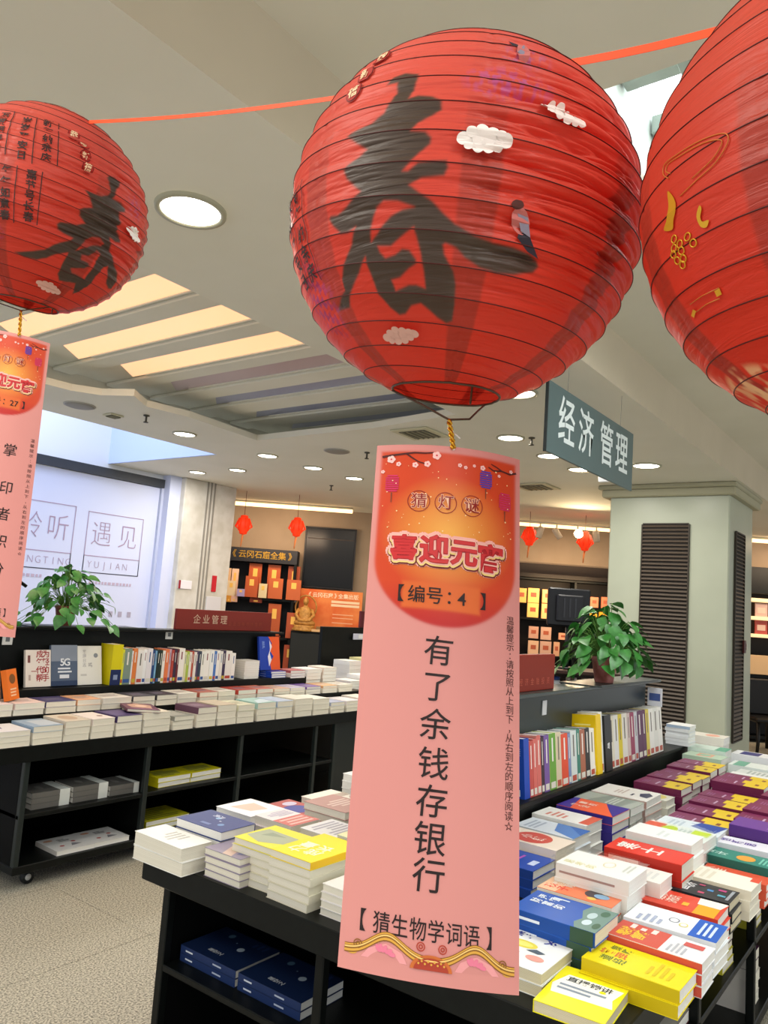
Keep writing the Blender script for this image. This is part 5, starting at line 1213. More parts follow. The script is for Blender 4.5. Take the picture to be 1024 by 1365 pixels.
class Lantern:
    def __init__(s, label, C_, Rr, nlon, nlat, face, seed, wr, side=0.0, back=0.0, cs=1):
        s.cs = cs
        s.C = np.array(C_); s.R = Rr; s.face = face; s.wr = wr; s.nlon, s.nlat = nlon, nlat
        rr = random.Random(seed)
        s.wv = [(rr.uniform(24, 95), rr.uniform(-1.6, 1.6), rr.uniform(0, 6.28), rr.uniform(1, 4), rr.uniform(0, 6.28)) for _ in range(12)]
        # lean of the hanging lantern: side = foot swung to the left, back = foot swung away
        ax = np.array([HV[0], HV[1], 0])*R(side)+np.array([_r[0], _r[1], 0])*R(back)
        q = Matrix.Rotation(float(np.linalg.norm(ax)) or 0.0, 3, Vector(ax) if np.linalg.norm(ax) > 0 else Vector((0, 0, 1)))
        s.Q = np.array(q)
        s.NR = 17; s.L0, s.L1 = -72.0, 72.0
        s.t = thing('paper_lantern', label, 'lantern', tuple(s.C))
        s.seams = [rr.uniform(-4, 4)+k*51.4+face-15 for k in range(7)]

    def ribphase(s, lon, lat): return (lat-s.L0)/(s.L1-s.L0)*s.NR + .35*np.sin(np.radians(lon-s.face)*1.0+.6)

    def rad(s, lon, lat):
        """radius over longitude/latitude in degrees: paper sags between the ribs and is creased"""
        lon = np.asarray(lon, float); lat = np.asarray(lat, float)
        ph = s.ribphase(lon, lat); sag = np.abs(np.sin(np.pi*ph))
        r = s.R*(1-.0055*sag)
        lr = np.radians(lon); la = np.radians(lat)
        w_ = np.zeros_like(lon)
        for k, l, p, q, p2 in s.wv:
            w_ += (1-np.abs(np.sin(k*la*.5+l*lr+p+.8*np.sin(q*lr+p2+2*la))))**3
        dr = wrap(lon-s.face)
        mod = .16+.95/(1+np.exp(-(dr*s.cs-6)/5))*np.clip(1.25-np.abs(dr*s.cs-40)/90, .3, 1)
        mod = mod*(.12+.88/(1+np.exp(-(lat+24)/6)))
        r = r - s.R*s.wr*w_*mod*sag*.20
        # gathered seams
        for sm in s.seams:
            d = wrap(lon-sm)
            r = r - s.R*.0025*np.exp(-(d/1.2)**2)*(1+.6*np.sin(la*60))
        return r

    def PL(s, lon, lat, off=0.0):
        r = s.rad(lon, lat)+off; a, b = np.radians(lon), np.radians(lat)
        return np.stack([r*np.cos(b)*np.cos(a), r*np.cos(b)*np.sin(a), r*np.sin(b)], -1) @ s.Q.T

    def P(s, lon, lat, off=0.0):
        a, b = np.radians(np.asarray(lon, float)), np.radians(np.asarray(lat, float))
        d = np.stack([np.cos(b)*np.cos(a), np.cos(b)*np.sin(a), np.sin(b)], -1); l = d @ s.Q
        r = s.rad(np.degrees(np.arctan2(l[..., 1], l[..., 0])), np.degrees(np.arcsin(np.clip(l[..., 2], -1, 1))))+off
        return d*r[..., None]

    def build(s, paint, bottom_only=False):
        n, m = s.nlon, s.nlat
        lon = np.linspace(0, 360, n, endpoint=False)+s.face+180; lat = np.linspace(s.L0, s.L1, m)
        LO, LA = np.meshgrid(lon, lat); LOf, LAf = LO.ravel(), LA.ravel()
        V = s.PL(LOf, LAf)
        un = V/np.linalg.norm(V, axis=1)[:, None]
        d = wrap(np.degrees(np.arctan2(un[:, 1], un[:, 0]))-s.face)
        s.loc = (LOf, LAf)
        col, thin = paint(s, d, np.degrees(np.arcsin(un[:, 2])))
        i, j = np.meshgrid(np.arange(n), np.arange(m-1)); i = i.ravel(); j = j.ravel(); i2 = (i+1) % n
        Fc = np.stack([j*n+i, j*n+i2, (j+1)*n+i2, (j+1)*n+i], 1)
        me = bpy.data.meshes.new('shade')
        me.vertices.add(len(V)); me.vertices.foreach_set('co', V.astype(np.float32).ravel())
        me.loops.add(Fc.size); me.loops.foreach_set('vertex_index', Fc.astype(np.int32).ravel())
        me.polygons.add(len(Fc)); me.polygons.foreach_set('loop_start', np.arange(0, Fc.size, 4, dtype=np.int32))
        me.polygons.foreach_set('use_smooth', np.ones(len(Fc), bool))
        me.update(calc_edges=True)
        a = me.attributes.new('print', 'FLOAT_COLOR', 'POINT')
        a.data.foreach_set('color', np.concatenate([col, np.ones((len(V), 1))], 1).astype(np.float32).ravel())
        a = me.attributes.new('thin', 'FLOAT', 'POINT'); a.data.foreach_set('value', thin.astype(np.float32))
        me.materials.append(mat('#ff0000', .42, kind='paper', through=.42, useth=1, spec=.35))
        link('shade', me, s.t)
        WR = mat('#4a120c', .5)
        k = 0
        for q in range(1, s.NR):
            lo = np.linspace(0, 360, 120, endpoint=False); base = s.L0+(s.L1-s.L0)*q/s.NR
            la = base - .35*np.sin(np.radians(lo-s.face)+.6)*(s.L1-s.L0)/s.NR
            MB().tube(s.PL(lo, la, .0001), .0005, WR, 5, closed=True).obj('rib', s.t)
        for la in (s.L0, s.L1):
            lo = np.linspace(0, 360, 60, endpoint=False)
            MB().tube(s.PL(lo, np.full(60, la), .0006), .0012, WIRE, 6, closed=True).obj('ring_wire', s.t)
        # wire stretcher inside from ring to ring
        rb_ = s.R*math.cos(R(72)); zb = s.R*math.sin(R(72))
        QM = Matrix([list(map(float, r_)) for r_ in s.Q]).to_4x4()
        for sg in (-1, 1): MB().tube([(sg*rb_*.9, 0, -zb), (sg*rb_*.9, 0, zb)], .0011, WIRE, 5, xf=QM).obj('stretcher_wire', s.t)
        return s

    def fmap(s, lon0, lat0, off=.0009):
        """local millimetre-true map: (x right seen from outside, y up) in metres -> surface point"""
        def f(x, y):
            la = lat0+math.degrees(y/s.R); lo = lon0+math.degrees(x/(s.R*max(.25, math.cos(R(la)))))
            return tuple(s.P(np.array(lo), np.array(la), off))
        return f


RED = np.array(lin('#e24a36')); RED_TOPLIT = np.array(lin('#f0705f')); INK = np.array(lin('#4a3c31')); PUR = np.array(lin('#a8407a'))


def lantern_noise(d, la, seed=0):
    x = np.radians(d); y = np.radians(la)
    return np.sin(61*x+13*y+seed)*np.sin(47*y-29*x+2*seed)+.7*np.sin(113*x-71*y+seed)*np.sin(97*y+83*x)


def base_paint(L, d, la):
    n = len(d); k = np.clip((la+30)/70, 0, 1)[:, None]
    col = RED*(1-k)+RED_TOPLIT*k  # deeper red below, pinker above: light from overhead painted into the paper
    thin = np.ones(n)
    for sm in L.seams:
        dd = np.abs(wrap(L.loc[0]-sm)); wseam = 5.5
        ov_shade = 1/(1+np.exp((dd-wseam)/.25))*np.clip((14-la)/24, .12, 1); col = col*(1-.42*ov_shade[:, None]); thin *= 1-.55*ov_shade  # doubled paper at the seams plus painted shade, strongest on the lower half
    return col, thin


def ink(col, thin, D, soft=.35, c=INK, a=1.0):
    k = a/(1+np.exp(D/soft*2)); kk = k[:, None]
    return col*(1-kk)+c*kk, thin*(1-.6*k)


def rel(pts, face): return [(wrap(p[0]-face), p[1]) for p in pts]


def glyph_ink(col, thin, d, la, A_, H1, H2, face):
    A_, H1, H2 = rel(A_, face), rel(H1, face), rel(H2, face)
    xs = [p[0] for p in A_]; ys = [p[1] for p in A_]
    sel = (d > min(xs)-3) & (d < max(xs)+3) & (la > min(ys)-3) & (la < max(ys)+3)
    idx = np.nonzero(sel)[0]
    x, y = d[idx], la[idx]
    D = sdist(x, y, A_); D = np.maximum(D, -sdist(x, y, H1)); D = np.maximum(D, -sdist(x, y, H2))
    c2, t2 = ink(col[idx], thin[idx], D)
    col[idx] = c2; thin[idx] = t2
    return col, thin


def blossom(col, d, la, lon, lat, rx, ry, seed, c=PUR):
    e = ((d-lon)/rx)**2+((la-lat)/ry)**2
    k = np.clip(1-e, 0, 1)*np.clip(lantern_noise(d, la, seed)*1.4+.35, 0, 1)
    return col*(1-k[:, None])+c*k[:, None]


FM = -147.7


def paint_main(L, d, la):
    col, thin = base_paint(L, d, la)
    col, thin = glyph_ink(col, thin, d, la, CH_A, CH_H1, CH_H2, FM)
    col = blossom(col, d, la, wrap(-137-FM), 15, 15, 7, 1, np.array(lin('#d06aa8')))
    col = blossom(col, d, la, wrap(-131-FM), 27, 10, 6, 5, np.array(lin('#c878a8')))
    col = blossom(col, d, la, wrap(146-FM), -36, 13, 16, 3)
    return col, thin


CLOUD = [(-.034, -.004), (-.036, .002), (-.030, .007), (-.023, .006), (-.020, .013), (-.010, .014), (-.004, .018), (.006, .018), (.010, .012), (.018, .013), (.023, .007), (.031, .006), (.036, .0), (.033, -.006), (.025, -.007), (.021, -.013), (.011, -.012), (.005, -.016), (-.005, -.016), (-.010, -.011), (-.019, -.012), (-.024, -.006), (-.030, -.007)]


def cloud(L, lon, lat, size, rot, c='#f0e6de'):
    m = MB(); co, si = math.cos(rot), math.sin(rot); k = 0
    for x, y, r in ((0, 0, .015), (-.013, -.001, .012), (.013, .0, .012), (-.026, 0, .0085), (.027, 0, .009), (-.016, .008, .007), (-.003, .012, .0075), (.010, .009, .007), (.021, .006, .006), (-.019, -.008, .006), (-.007, -.011, .007), (.006, -.011, .007), (.018, -.007, .0065)):
        x, y, r = x*size, y*size, r*size
        f = L.fmap(lon, lat, .0055+k*.00004); k += 1
        poly(m, ellipse(x*co-y*si, x*si+y*co, r, r*.95, 18), mat(c, .7), f)
    return m.obj('cloud_cutout', L.t)


def bird(L, lon, lat, size, rot):
    m = MB(); f = L.fmap(lon, lat, .0022); co, si = math.cos(rot), math.sin(rot)
    def P2(ps): return [((x*co-y*si)*size, (x*si+y*co)*size) for x, y in ps]
    poly(m, P2(ellipse(0, 0, .008, .012, 14, .5)), mat('#c4706a', .7), f)
    f = L.fmap(lon, lat, .0025); poly(m, P2(ellipse(-.005, .0135, .0065, .0045, 12, .4)), mat('#4a2620', .7), f)
    poly(m, P2([(.002, -.004), (.012, -.012), (.024, -.028), (.012, -.024), (.0, -.014)]), mat('#2e2a34', .7), f)
    f = L.fmap(lon, lat, .0028); poly(m, P2([(-.004, .006), (.006, .004), (.012, -.012), (.002, -.008)]), mat('#8a8494', .7), f)
    return m.obj('bird_print', L.t)


Cm = (.629, .397, 1.930); RL = .175
LM = Lantern('large red paper lantern with black 春 hanging in the centre', Cm, RL, 900, 620, FM, 3, .085, 2.2, 4.6)
LM.seams = [-143.5, 163, -94, 118, 68, 15, -36]
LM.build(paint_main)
cloud(LM, -143.9, -4.3, .62, 0); cloud(LM, -122.6, 7.3, .58, R(-16)); cloud(LM, -176.0, -53.9, .50, 0, '#d8a99a')
bird(LM, -131.5, -23, .9, R(0)); bird(LM, -132.3, 29, .7, R(160))
SEAL = mat('#a8241c', .6); SEALT = mat('#eec9a0', .6)
def seals(L, items, chars, size):
    m = MB()
    for (lo, la, rt), ch in zip(items, chars):
        f = L.fmap(lo, la, .0014)
        ring = ellipse(0, 0, size, size, 24); poly(m, ring, mat('#7c1a16', .6), f)
        f = L.fmap(lo, la, .0018); poly(m, ellipse(0, 0, size*.88, size*.88, 24), SEAL, f)
        f = L.fmap(lo, la, .0022); put_text(m, ch, SEALT, f, 0, 0, size*1.25, .03, rt)
    m.obj('seal_print', L.t)


seals(LM, ((178.5, 33.5, 0), (175.8, 26.3, 0), (174.5, 19.0, 0)), '贺新禧', .0095)
def columns(L, cols_, size, name='verse_print'):
    m = MB(); K = mat('#33231f', .6)
    for s_, lon, lat, dlat, dlon, line in cols_:
        for i, ch in enumerate(s_):
            f = L.fmap(lon+dlon*i, lat-dlat*i, .0016); put_text(m, ch, K, f, 0, 0, size, .025)
        if line:
            n = len(s_); w_ = .0007
            pts = []
            for q in np.linspace(-.6, n-.4, 14):
                pts.append((lon+dlon*q+line, lat-dlat*q))
            for a, b in zip(pts[:-1], pts[1:]):
                A2 = tuple(L.P(np.array(a[0]-.25), np.array(a[1]), .0016)); B2 = tuple(L.P(np.array(a[0]+.25), np.array(a[1]), .0016))
                C2 = tuple(L.P(np.array(b[0]+.25), np.array(b[1]), .0016)); D2 = tuple(L.P(np.array(b[0]-.25), np.array(b[1]), .0016))
                m.add([A2, B2, C2, D2], [(0, 1, 2, 3)], K)
    m.obj(name, L.t)


columns(LM, [('新年纳余庆', 149.5, -4, 6.0, .3, 4.5), ('岁岁平安日', 140, -4, 6, .3, 4.5)], .017)
# hanger wire, hook, gold tie
hk = Vector((-.008, -.006, -RL*math.sin(R(72))-.030))
rb_ = RL*math.cos(R(72)); zb = -RL*math.sin(R(72))
BT = Vector(LM.Q @ np.array([0, 0, -RL*math.sin(R(72))])); SH = BT-Vector((0, 0, -RL*math.sin(R(72))))
lft = Vector((-_r[0]*rb_, -_r[1]*rb_, zb)); rgt = Vector((_r[0]*rb_*.75, _r[1]*rb_*.75, zb)) + Vector((.02, .015, 0))
rgt = Vector((_r[0], _r[1], 0))*rb_*.8 + Vector((HV[0], HV[1], 0))*rb_*.6 + Vector((0, 0, zb))
lft += SH; rgt += SH; hk += SH*.45
MB().tube([lft, lft.lerp(hk, .5)+Vector((0, 0, .001)), hk, hk+Vector((_r[0]*.020, _r[1]*.020, .002)), rgt.lerp(hk, .35)+Vector((_r[0]*.006, _r[1]*.006, 0)), rgt], .0011, WIRE, 6).obj('hanger_wire', LM.t)

FL = -125.0
def paint_left(L, d, la):
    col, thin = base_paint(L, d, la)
    col, thin = glyph_ink(col, thin, d, la, CL_A, CL_H1, CL_H2, FL)
    col = blossom(col, d, la, wrap(-62-FL), 2, 10, 8, 2, np.array(lin('#d06a90')))
    col = blossom(col, d, la, wrap(-150-FL), -38, 10, 6, 4, PUR)
    return col*.9, thin


Cl = (.658, 1.290, 2.197)
LL = Lantern('smaller red paper lantern with verse columns at the left edge', Cl, RL, 560, 360, FL, 8, .06, 8, 7, 1)
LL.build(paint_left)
cloud(LL, -61.4, -13.3, .62, 0); cloud(LL, -102.9, -63.7, .62, R(-15), '#d8a99a')
seals(LL, ((-107.5, 24, 0), (-101.8, 19.8, 0), (-100.6, 13.4, 0), (-99.2, 6.2, 0)), '恭贺新禧', .0095)
columns(LL, [('新年纳余庆', -121.5, 26, 5.6, .35, 5.5), ('岁岁平安日', -133, 24.5, 5.7, .35, 5.2), ('万家福寿春', -146, 27, 5.7, .35, 5.0),
             ('嘉节号长春', -125.8, -7.5, 5.2, 0, 5.0), ('年年如意春', -137.8, -7.5, 5.4, -.2, 5.0)], .0155)
hkl = Vector(EYE + CM @ np.array([(28-512)/F_PX*1.345, (682.5-414)/F_PX*1.345, -1.345]))-Vector(Cl)
SL = Vector(LL.Q @ np.array([0, 0, -RL*math.sin(R(72))]))
MB().tube([SL+Vector((-_r[0]*rb_, -_r[1]*rb_, 0)), hkl, SL+Vector((_r[0]*rb_, _r[1]*rb_, 0))], .0011, WIRE, 6).obj('hanger_wire', LL.t)

FR = 160.0
def paint_right(L, d, la):
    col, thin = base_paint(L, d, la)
    col = col*np.array([.95, .82, .7])
    e = np.clip(1-((d-wrap(116-FR))/28)**2-((la+60)/10)**2, 0, 1)
    k = np.clip(e*3, 0, 1)*np.clip(.5+lantern_noise(d*.35, la*.35, 7)*1.2, 0, 1)
    cr = np.array(lin('#ecc490'))
    return col*(1-k[:, None])+cr*k[:, None], thin


Cr = (.627, .032, 1.870)
LR_ = Lantern('close red paper lantern with gold prints cut off by the right edge', Cr, RL, 620, 340, FR, 21, .012)
LR_.seams = [118, 161, -150, -98, -47, 4, 60]
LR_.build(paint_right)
GP_ = mat('#d9a52c', .35, metal=.4)
def crv(p):
    q = p+[p[0]]; o = []; n = len(p)
    for i in range(n):
        p0, p1, p2, p3 = p[i-1], p[i], p[(i+1) % n], p[(i+2) % n]
        for k in range(5):
            t = k/5; o.append(tuple(.5*(2*p1[j]+(p2[j]-p0[j])*t+(2*p0[j]-5*p1[j]+4*p2[j]-p3[j])*t*t+(3*p1[j]-p0[j]-3*p2[j]+p3[j])*t**3) for j in (0, 1)))
    return o
ll = lambda pts, c: MB().add([tuple(LR_.P(np.array(a), np.array(b), .0012)) for a, b in pts], [list(t_) for t_ in tessellate_polygon([[Vector((a, b, 0)) for a, b in pts]])], c).obj('gold_print', LR_.t)
ll(crv([(134.22, -8.02), (136.36, -10.65), (136.92, -13.15), (134.8, -15.09), (133.32, -16.64), (129.98, -15.17), (132.33, -13.86), (133.96, -11.65)]), GP_)
ll(crv([(143.95, -16.2), (144.37, -17.09), (143.48, -18.45), (143.76, -19.62), (145.6, -20.08), (144.65, -21.21), (142.94, -20.33), (142.39, -17.95)]), GP_)
ll([(125.13, -35.27), (127.67, -34.44), (128.6, -35.2), (125.9, -36.1)], GP_); ll([(139.2, -33.9), (141.2, -33.9), (141.0, -35.3), (139.0, -35.3)], GP_)
m = MB(); TG = mat('#c8702c', .4)
def smooth(p, n=6):
    o = []
    for i in range(len(p)-1):
        p0, p1, p2, p3 = p[max(i-1, 0)], p[i], p[i+1], p[min(i+2, len(p)-1)]
        for k in range(n):
            t = k/n
            o.append(tuple(.5*(2*p1[j]+(p2[j]-p0[j])*t+(2*p0[j]-5*p1[j]+4*p2[j]-p3[j])*t*t+(3*p1[j]-p0[j]-3*p2[j]+p3[j])*t**3) for j in (0, 1)))
    return o+[p[-1]]


def tl(pts, r=.0004, c=TG): m.tube([tuple(LR_.P(np.array(a), np.array(b), .0008)) for a, b in (smooth(pts) if len(pts) > 3 else pts)], r, c, 5)
tl([(135.33, -5.61), (132.93, -3.11), (133.41, -1.08), (139.37, -1.94), (146.59, -3.21), (151.66, -4.64), (153.53, -5.97), (153.02, -7.71), (149.52, -9.96), (143.8, -10.87), (138.68, -11.48)])
tl([(136.3, -5.0), (134.3, -3.3), (135, -2.0), (140, -2.9), (147, -4.2), (151, -5.6), (152, -6.8), (149, -8.8), (143, -9.8)])
tl([(127.6, -33.1), (134, -33.3), (140.96, -33.77)]); tl([(128, -35.4), (134, -35.4), (139.5, -35.86)])
for a, b in ((132.9, -18.74), (134.7, -20.7), (132.0, -20.5), (134.5, -22.2), (131.07, -21.6), (133.87, -23.9), (131.4, -23.3), (132.6, -24.9), (138, -20.5), (139.3, -22.5)):
    tl([(a+1.1*math.cos(q), b+.8*math.sin(q)) for q in np.linspace(0, 6.28, 12)], .0005, GP_)
m.obj('gold_outline', LR_.t)

# ribbon running over the lantern tops
tops = [Vector(c)+Vector((0, 0, RL*.975)) for c in (Cl, Cm, Cr)]
t = thing('ribbon', 'thin orange red ribbon strung between the lantern tops', 'ribbon', tuple(tops[0]))
RB = mat('#ff5a30', .5)
def strip(a, b, w_, name):
    m = MB(); n = 12; vs = []; fs = []
    for i in range(n+1):
        q = i/n; p = a.lerp(b, q)-tops[0]; p = p-Vector((0, 0, .012*math.sin(math.pi*q)))
        vs += [(p.x, p.y, p.z-w_/2), (p.x, p.y, p.z+w_/2), (p.x+.0004, p.y+.0004, p.z+w_/2), (p.x+.0004, p.y+.0004, p.z-w_/2)]
        if i:
            o_ = (i-1)*4
            for k in range(4): fs.append((o_+k, o_+(k+1) % 4, o_+4+(k+1) % 4, o_+4+k))
    m.add(vs, fs, RB); return m.obj(name, t)


dirv = (tops[1]-tops[0]).normalized()
strip(tops[0]-dirv*1.2, tops[0], .0055, 'ribbon_run'); strip(tops[0], tops[1], .006, 'ribbon_run'); strip(tops[1], tops[2], .008, 'ribbon_run')
strip(tops[2], tops[2]+(tops[2]-tops[1])*1.6, .0075, 'ribbon_run')

# ================================================================ riddle cards
def srgbmix(a, b, k): return a*(1-k)+b*k


class Card:
    def __init__(s, label, TL, TR, BL_, BR, bulge, W_):
        s.TL, s.TR, s.BL, s.BR = [np.array(p) for p in (TL, TR, BL_, BR)]
        n = np.cross(s.TR-s.TL, s.BL-s.TL); n /= np.linalg.norm(n)
        if n @ (EYE-s.TL) < 0: n = -n
        s.n, s.b = n, bulge
        s.o = (s.TL+s.TR)/2
        s.W = np.linalg.norm(s.TR-s.TL); s.L = np.linalg.norm(s.BL-s.TL); s.A = s.L/s.W
        s.t = thing('riddle_card', label, 'card', tuple(s.o))

    def f(s, u, v, off=0.0):
        u = np.asarray(u, float); v = np.asarray(v, float); U, V = u[..., None], v[..., None]
        p = s.TL*(1-U)*(1-V)+s.TR*U*(1-V)+s.BL*(1-U)*V+s.BR*U*V
        bend = s.b*(4*u*(1-u))*(1-.25*v) + .004*np.sin(v*5.0)*(1-u)
        return p + s.n*(bend+off)[..., None] - s.o

    def map(s, off=.0004, aspect=True):
        """(x, y) in card widths, y upwards negative = down"""
        return lambda x, y: tuple(s.f(np.array(x), np.array(-y/s.A), off))

    def sheet(s, nu=110, nv=340):
        u = np.linspace(0, 1, nu); v = np.linspace(0, 1, nv); U, V = np.meshgrid(u, v); U, V = U.ravel(), V.ravel()
        P_ = s.f(U, V); Y = V*s.A
        pink = np.array(lin('#d68e87')); col = np.repeat(pink[None], len(U), 0)
        # thin printed margin line
        ml = np.minimum(np.abs(U-.035), np.abs(U-.965)); k = np.clip(1-ml/.006, 0, 1)*(Y > .05); col = srgbmix(col, np.array(lin('#d98f86')), .6*k[:, None])
        top = .05; ym = .80; hw = .465
        dx = np.abs(U-.5)
        D1 = np.maximum(dx-hw, top-Y); ee = np.sqrt((dx/hw)**2+(np.maximum(Y-ym, 0)/.42)**2)-1
        D = np.maximum(D1, ee*.42)
        g = np.clip(np.sqrt(((U-.5)/.46)**2+((Y-.62)/.42)**2), 0, 1.3)/1.3
        edge = np.array(lin('#cc4420')); mid = np.array(lin('#eda848')); dark = np.array(lin('#b42028'))
        gc = srgbmix(mid[None], edge[None], np.clip(g*1.45-.1, 0, 1)[:, None])
        gc = srgbmix(gc, dark[None], np.clip((Y-.95)/.25, 0, 1)[:, None]*.85)
        k = 1/(1+np.exp(D/.004)); col = srgbmix(col, gc, k[:, None])
        # number box
        bd = np.maximum(np.abs(U-.47)-.25, np.abs(Y-1.03)-.085); k = 1/(1+np.exp(bd/.004)); col = srgbmix(col, np.array(lin('#d8672e')), k[:, None])
        me = bpy.data.meshes.new('sheet')
        i, j = np.meshgrid(np.arange(nu-1), np.arange(nv-1)); i, j = i.ravel(), j.ravel()
        Fc = np.stack([j*nu+i, (j+1)*nu+i, (j+1)*nu+i+1, j*nu+i+1], 1)
        me.vertices.add(len(P_)); me.vertices.foreach_set('co', P_.astype(np.float32).ravel())
        me.loops.add(Fc.size); me.loops.foreach_set('vertex_index', Fc.astype(np.int32).ravel())
        me.polygons.add(len(Fc)); me.polygons.foreach_set('loop_start', np.arange(0, Fc.size, 4, dtype=np.int32))
        me.polygons.foreach_set('use_smooth', np.ones(len(Fc), bool)); me.update(calc_edges=True)
        a = me.attributes.new('print', 'FLOAT_COLOR', 'POINT'); a.data.foreach_set('color', np.concatenate([col, np.ones((len(P_), 1))], 1).astype(np.float32).ravel())
        me.materials.append(mat('#ffaaaa', .45, kind='paper', through=.12, spec=.3, key='cardpaper'))
        link('sheet', me, s.t)

    def decor(s, number, riddle, ru, rv, hint, dv):
        W2, K = mat('#f4c9b8', .5), mat('#241614', .5)
        F = s.map
        m = MB()   # branches and blossoms
        BR_ = mat('#4a1c18', .6)
        def path(pts, w_, c, off=.0005):
            f = F(off); n = len(pts); q = []
            for i in range(n):
                a = Vector(pts[max(i-1, 0)]+(0,)); b = Vector(pts[min(i+1, n-1)]+(0,)); tt = (b-a).normalized(); nn = Vector((-tt.y, tt.x, 0)); ww = w_*(1-.5*i/n)
                p = Vector(pts[i]+(0,)); q.append((f(*(p+nn*ww)[:2]), f(*(p-nn*ww)[:2])))
            m.add([x for pr in q for x in pr], [(2*i, 2*i+1, 2*i+3, 2*i+2) for i in range(n-1)], c)
        path([(.04, -.09), (.10, -.08), (.18, -.07), (.25, -.06), (.32, -.062), (.38, -.055)], .008, BR_)
        path([(.20, -.07), (.24, -.10), (.28, -.125), (.33, -.14)], .006, BR_); path([(.97, -.11), (.92, -.13), (.86, -.12), (.80, -.13), (.76, -.11)], .007, BR_); path([(.86, -.12), (.82, -.10), (.78, -.085)], .005, BR_)
        rr = random.Random(5)
        for cx, cy, r in ((.10, -.11, .030), (.15, -.145, .018), (.26, -.15, .022), (.34, -.14, .024), (.40, -.075, .032), (.60, -.14, .014), (.66, -.12, .012), (.72, -.125, .02), (.93, -.11, .014), (.84, -.16, .012), (.05, -.2, .014), (.56, -.13, .016)):
            for k in range(5):
                a = k*1.2566; poly(m, ellipse(cx+r*.5*math.cos(a), cy+r*.5*math.sin(a), r*.45, r*.45, 10), mat('#eec0b8', .5), F(.0006))
            poly(m, ellipse(cx, cy, r*.22, r*.22, 8), mat('#c8404a', .5), F(.0008))
        for k in range(46):
            x, y = rr.uniform(.06, .94), -rr.uniform(.12, .60); r = rr.uniform(.002, .006); poly(m, ellipse(x, y, r, r, 6), mat('#f2d49a', .5), F(.0005))
        m.obj('blossom_print', s.t)['kind'] = 'stuff'
        m = MB()
        for cx, cy, c, dx in ((.115, -.28, '#c8285a', 0), (.745, -.20, '#4a3aa0', 0), (.885, -.33, '#c8285a', 0)):
            for k in range(8):
                y = cy+.055-k*.0155; hw = .043 if 0 < k < 7 else .034
                poly(m, [(cx-hw, y), (cx+hw, y), (cx+hw, y-.010), (cx-hw, y-.010)], mat(c, .5), F(.0006))
            poly(m, [(cx-.003, cy-.07), (cx+.003, cy-.07), (cx+.002, cy-.14), (cx-.002, cy-.14)], mat('#5a4030', .5), F(.0006))
        m.obj('printed_lanterns', s.t)
        m = MB(); MR = mat('#8a1a1c', .5)
        for i, ch in enumerate('猜灯谜'):
            cx, cy = .295+i*.178, -.405
            o = ellipse(cx, cy, .074, .074, 32); q = ellipse(cx, cy, .069, .069, 32)
            f = F(.0005); m.add([f(*p) for p in o+q], [(k, (k+1) % 32, 32+(k+1) % 32, 32+k) for k in range(32)], MR)
            put_text(m, ch, mat('#f0c0a0', .5), F(.0006), cx, cy, .108, .035); put_text(m, ch, MR, F(.0008), cx, cy, .108, .004)
        m.obj('small_heading', s.t)
        m = MB()
        for i, ch in enumerate('喜迎元宵'):
            cx, cy = [.215, .41, .605, .785][i], [-.735, -.735, -.735, -.75][i]; sz = [.17, .19, .18, .19][i]
            halo(m, ch, mat('#efb0a4', .5), F(.0005), cx, cy-.002, sz, .034)
            halo(m, ch, mat('#6c1c1c', .5), F(.0007), cx+.003, cy-.010, sz, .024)
            halo(m, ch, mat('#edcf80', .5), F(.0009), cx+.001, cy-.006, sz, .018)
            halo(m, ch, mat('#f2b8a8', .5), F(.0011), cx, cy+.001, sz, .014)
            halo(m, ch, mat('#a81c22', .5), F(.0013), cx, cy+.002, sz, .005)
            put_text(m, ch, mat('#c42e30', .45), F(.0016), cx, cy+.002, sz, .03)
        m.obj('large_heading', s.t)
        m = MB(); txt = '【编号：'+number+'】'
        xs = [.215, .31, .425, .52, .60, .74] if len(number) == 1 else [.20, .29, .40, .50, .64, .76]
        seq = ['【', '编', '号', '：'] + ([number] if len(number) == 1 else [number]) + ['】']
        for x, ch in zip(xs, seq): put_text(m, ch, K, F(.0006), x, -1.03, .115, .006)
        m.obj('number_line', s.t)
        m = MB()
        for ch, v in zip(riddle, rv): put_text(m, ch, K, F(.0005), ru, -v*s.A, .192, .004, shear=.05)
        m.obj('riddle_text', s.t)
        m = MB()
        n = len(hint)
        for i, ch in enumerate(hint): put_text(m, ch, K, F(.0005), .07+(i+.5)*(.80/n), -dv*s.A+.040, .122, .004, sx=.80)
        m.obj('hint_line', s.t)
        m = MB(); side = '温馨提示：请按照从上到下，从右到左的顺序阅读☆'
        for i, ch in enumerate(side): put_text(m, ch, mat('#4a2620', .5), F(.0005), .932, -(.352+i*.01725)*s.A, .056, 0)
        m.obj('side_note', s.t)
        # scrolled gold border at the foot
        m = MB(); G1, G2, PK = mat('#8a5a22', .5), mat('#d8a040', .5), mat('#e07890', .5)
        yb = -(.975)*s.A
        def wave(off_y, w_, c, off):
            xs = np.linspace(.03, .97, 60); pts = []
            for x in xs:
                q = abs(x-.5)
                y = yb+.045+.062*math.exp(-((q-.25)/.105)**2)-.015*math.cos(q*14)+off_y
                pts.append((x, y))
            f = F(off); m.add([z for x, y in pts for z in (f(x, y+w_), f(x, y-w_))], [(2*i, 2*i+1, 2*i+3, 2*i+2) for i in range(59)], c)
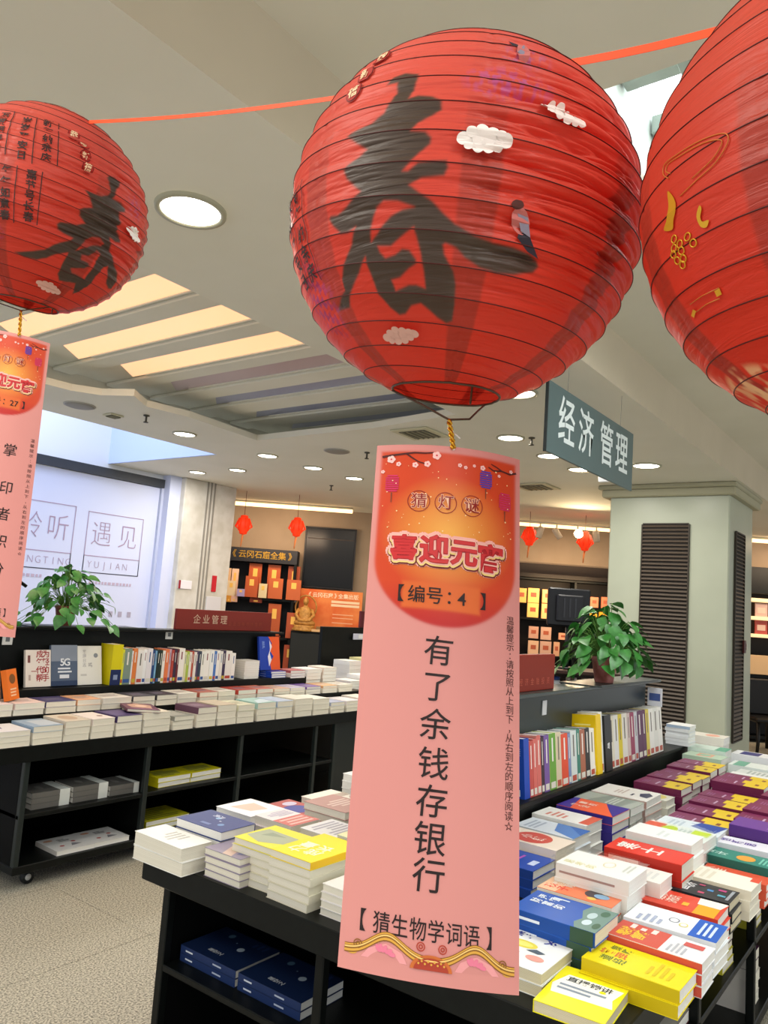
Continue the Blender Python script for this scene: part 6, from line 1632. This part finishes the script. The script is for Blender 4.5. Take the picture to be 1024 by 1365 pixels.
        for sx in (-1, 1):
            poly(m, [(.5+sx*.13, yb+.0), (.5+sx*.16, yb+.05), (.5+sx*.25, yb+.085), (.5+sx*.34, yb+.05), (.5+sx*.38, yb+.0)][::sx], mat('#e69a9a', .5), F(.0004))
            for k in range(5):
                a = k*.6-.2; poly(m, ellipse(.5+sx*.25+.04*math.cos(a+.7), yb+.04+.02*math.sin(a), .022, .012, 10, a), PK, F(.0005))
            poly(m, ellipse(.5+sx*.43, yb+.03, .035, .028, 14), G2, F(.0004))
            for r_ in (.024, .012):
                o = ellipse(.5+sx*.40, yb+.06, r_, r_, 20); q = ellipse(.5+sx*.40, yb+.06, r_-.006, r_-.006, 20)
                m.add([F(.001)(*p) for p in o+q], [(k, (k+1) % 20, 20+(k+1) % 20, 20+k) for k in range(20)], G1)
                o = ellipse(.5+sx*.06, yb+.10, r_, r_, 20); q = ellipse(.5+sx*.06, yb+.10, r_-.006, r_-.006, 20)
                m.add([F(.0007)(*p) for p in o+q], [(k, (k+1) % 20, 20+(k+1) % 20, 20+k) for k in range(20)], mat('#b0402c', .5))
        wave(0, .024, G1, .0006); wave(.001, .019, G2, .0008); wave(.004, .009, G1, .0010); wave(.006, .004, mat('#e9c070', .5), .0012)
        hc = [(.5+.115*math.cos(a), yb-.01+.075*math.sin(a)) for a in np.linspace(0, math.pi, 24)]
        poly(m, hc, mat('#c86a30', .5), F(.0011)); hi = [(.5+.095*math.cos(a), yb-.01+.06*math.sin(a)) for a in np.linspace(0, math.pi, 24)]
        poly(m, hi, mat('#a83c28', .5), F(.0013))
        for k in range(9): poly(m, ellipse(.43+k*.0175, yb+.02+.012*(k % 2), .006, .006, 8), G2, F(.0014))
        m.obj('border_print', s.t)


def tie(card, top, u, parent_name):
    t_ = Vector(top)-Vector(card.o); b = Vector(card.f(np.array(u), np.array(.006), .001))
    n = 14; pts = []; pts2 = []
    for i in range(n+1):
        q = i/n; p = t_.lerp(b, q); a = q*16
        pts.append(p+Vector((.0016*math.cos(a), .0016*math.sin(a), 0))); pts2.append(p-Vector((.0016*math.cos(a), .0016*math.sin(a), 0)))
    MB().tube(pts, .0016, GOLD, 5).tube(pts2, .0016, GOLD, 5).tube([t_+Vector((_r[0]*.004, _r[1]*.004, -.012)), t_+Vector((_r[0]*.012, _r[1]*.012, -.018))], .0008, mat('#e8e4e0', .4), 4).obj('gold_tie', card.t)
    f = card.map(.0012); m = MB(); poly(m, ellipse(u, -.014*card.A/3, .014, .014, 12), mat('#e8ded4', .4), f); m.obj('tape_dot', card.t)


c1 = Card('large pink riddle card numbered 4 hanging under the main lantern', (.5916, .4579, 1.7052), (.6856, .3496, 1.7033), (.5220, .4052, 1.2579), (.6116, .2881, 1.2462), .016, .15)
c1.sheet()
c1.decor('4', '有了余钱存银行', .465, [.432, .500, .570, .640, .706, .770, .831], '【猜生物学词语】', .931)
tie(c1, Vector(Cm)+hk, .51, 'x')
CLo = lambda px, py, d: tuple(EYE + CM @ np.array([(px-512)/F_PX*d, (682.5-py)/F_PX*d, -d]))
dl = 1.345
c2 = Card('pink riddle card numbered 27 cut off by the left edge', CLo(-24, 438, dl), CLo(67, 458, dl), CLo(-72, 842, dl-.09), CLo(20, 850, dl-.09), .014, .12)
c2.sheet(70, 220)
c2.decor('27', '掌印者积分', .66, [.40, .525, .612, .70, .79], '【猜成语三个词语】', .935)
tie(c2, Vector(Cl)+hkl, .60, 'x')
bpy.context.view_layer.update()
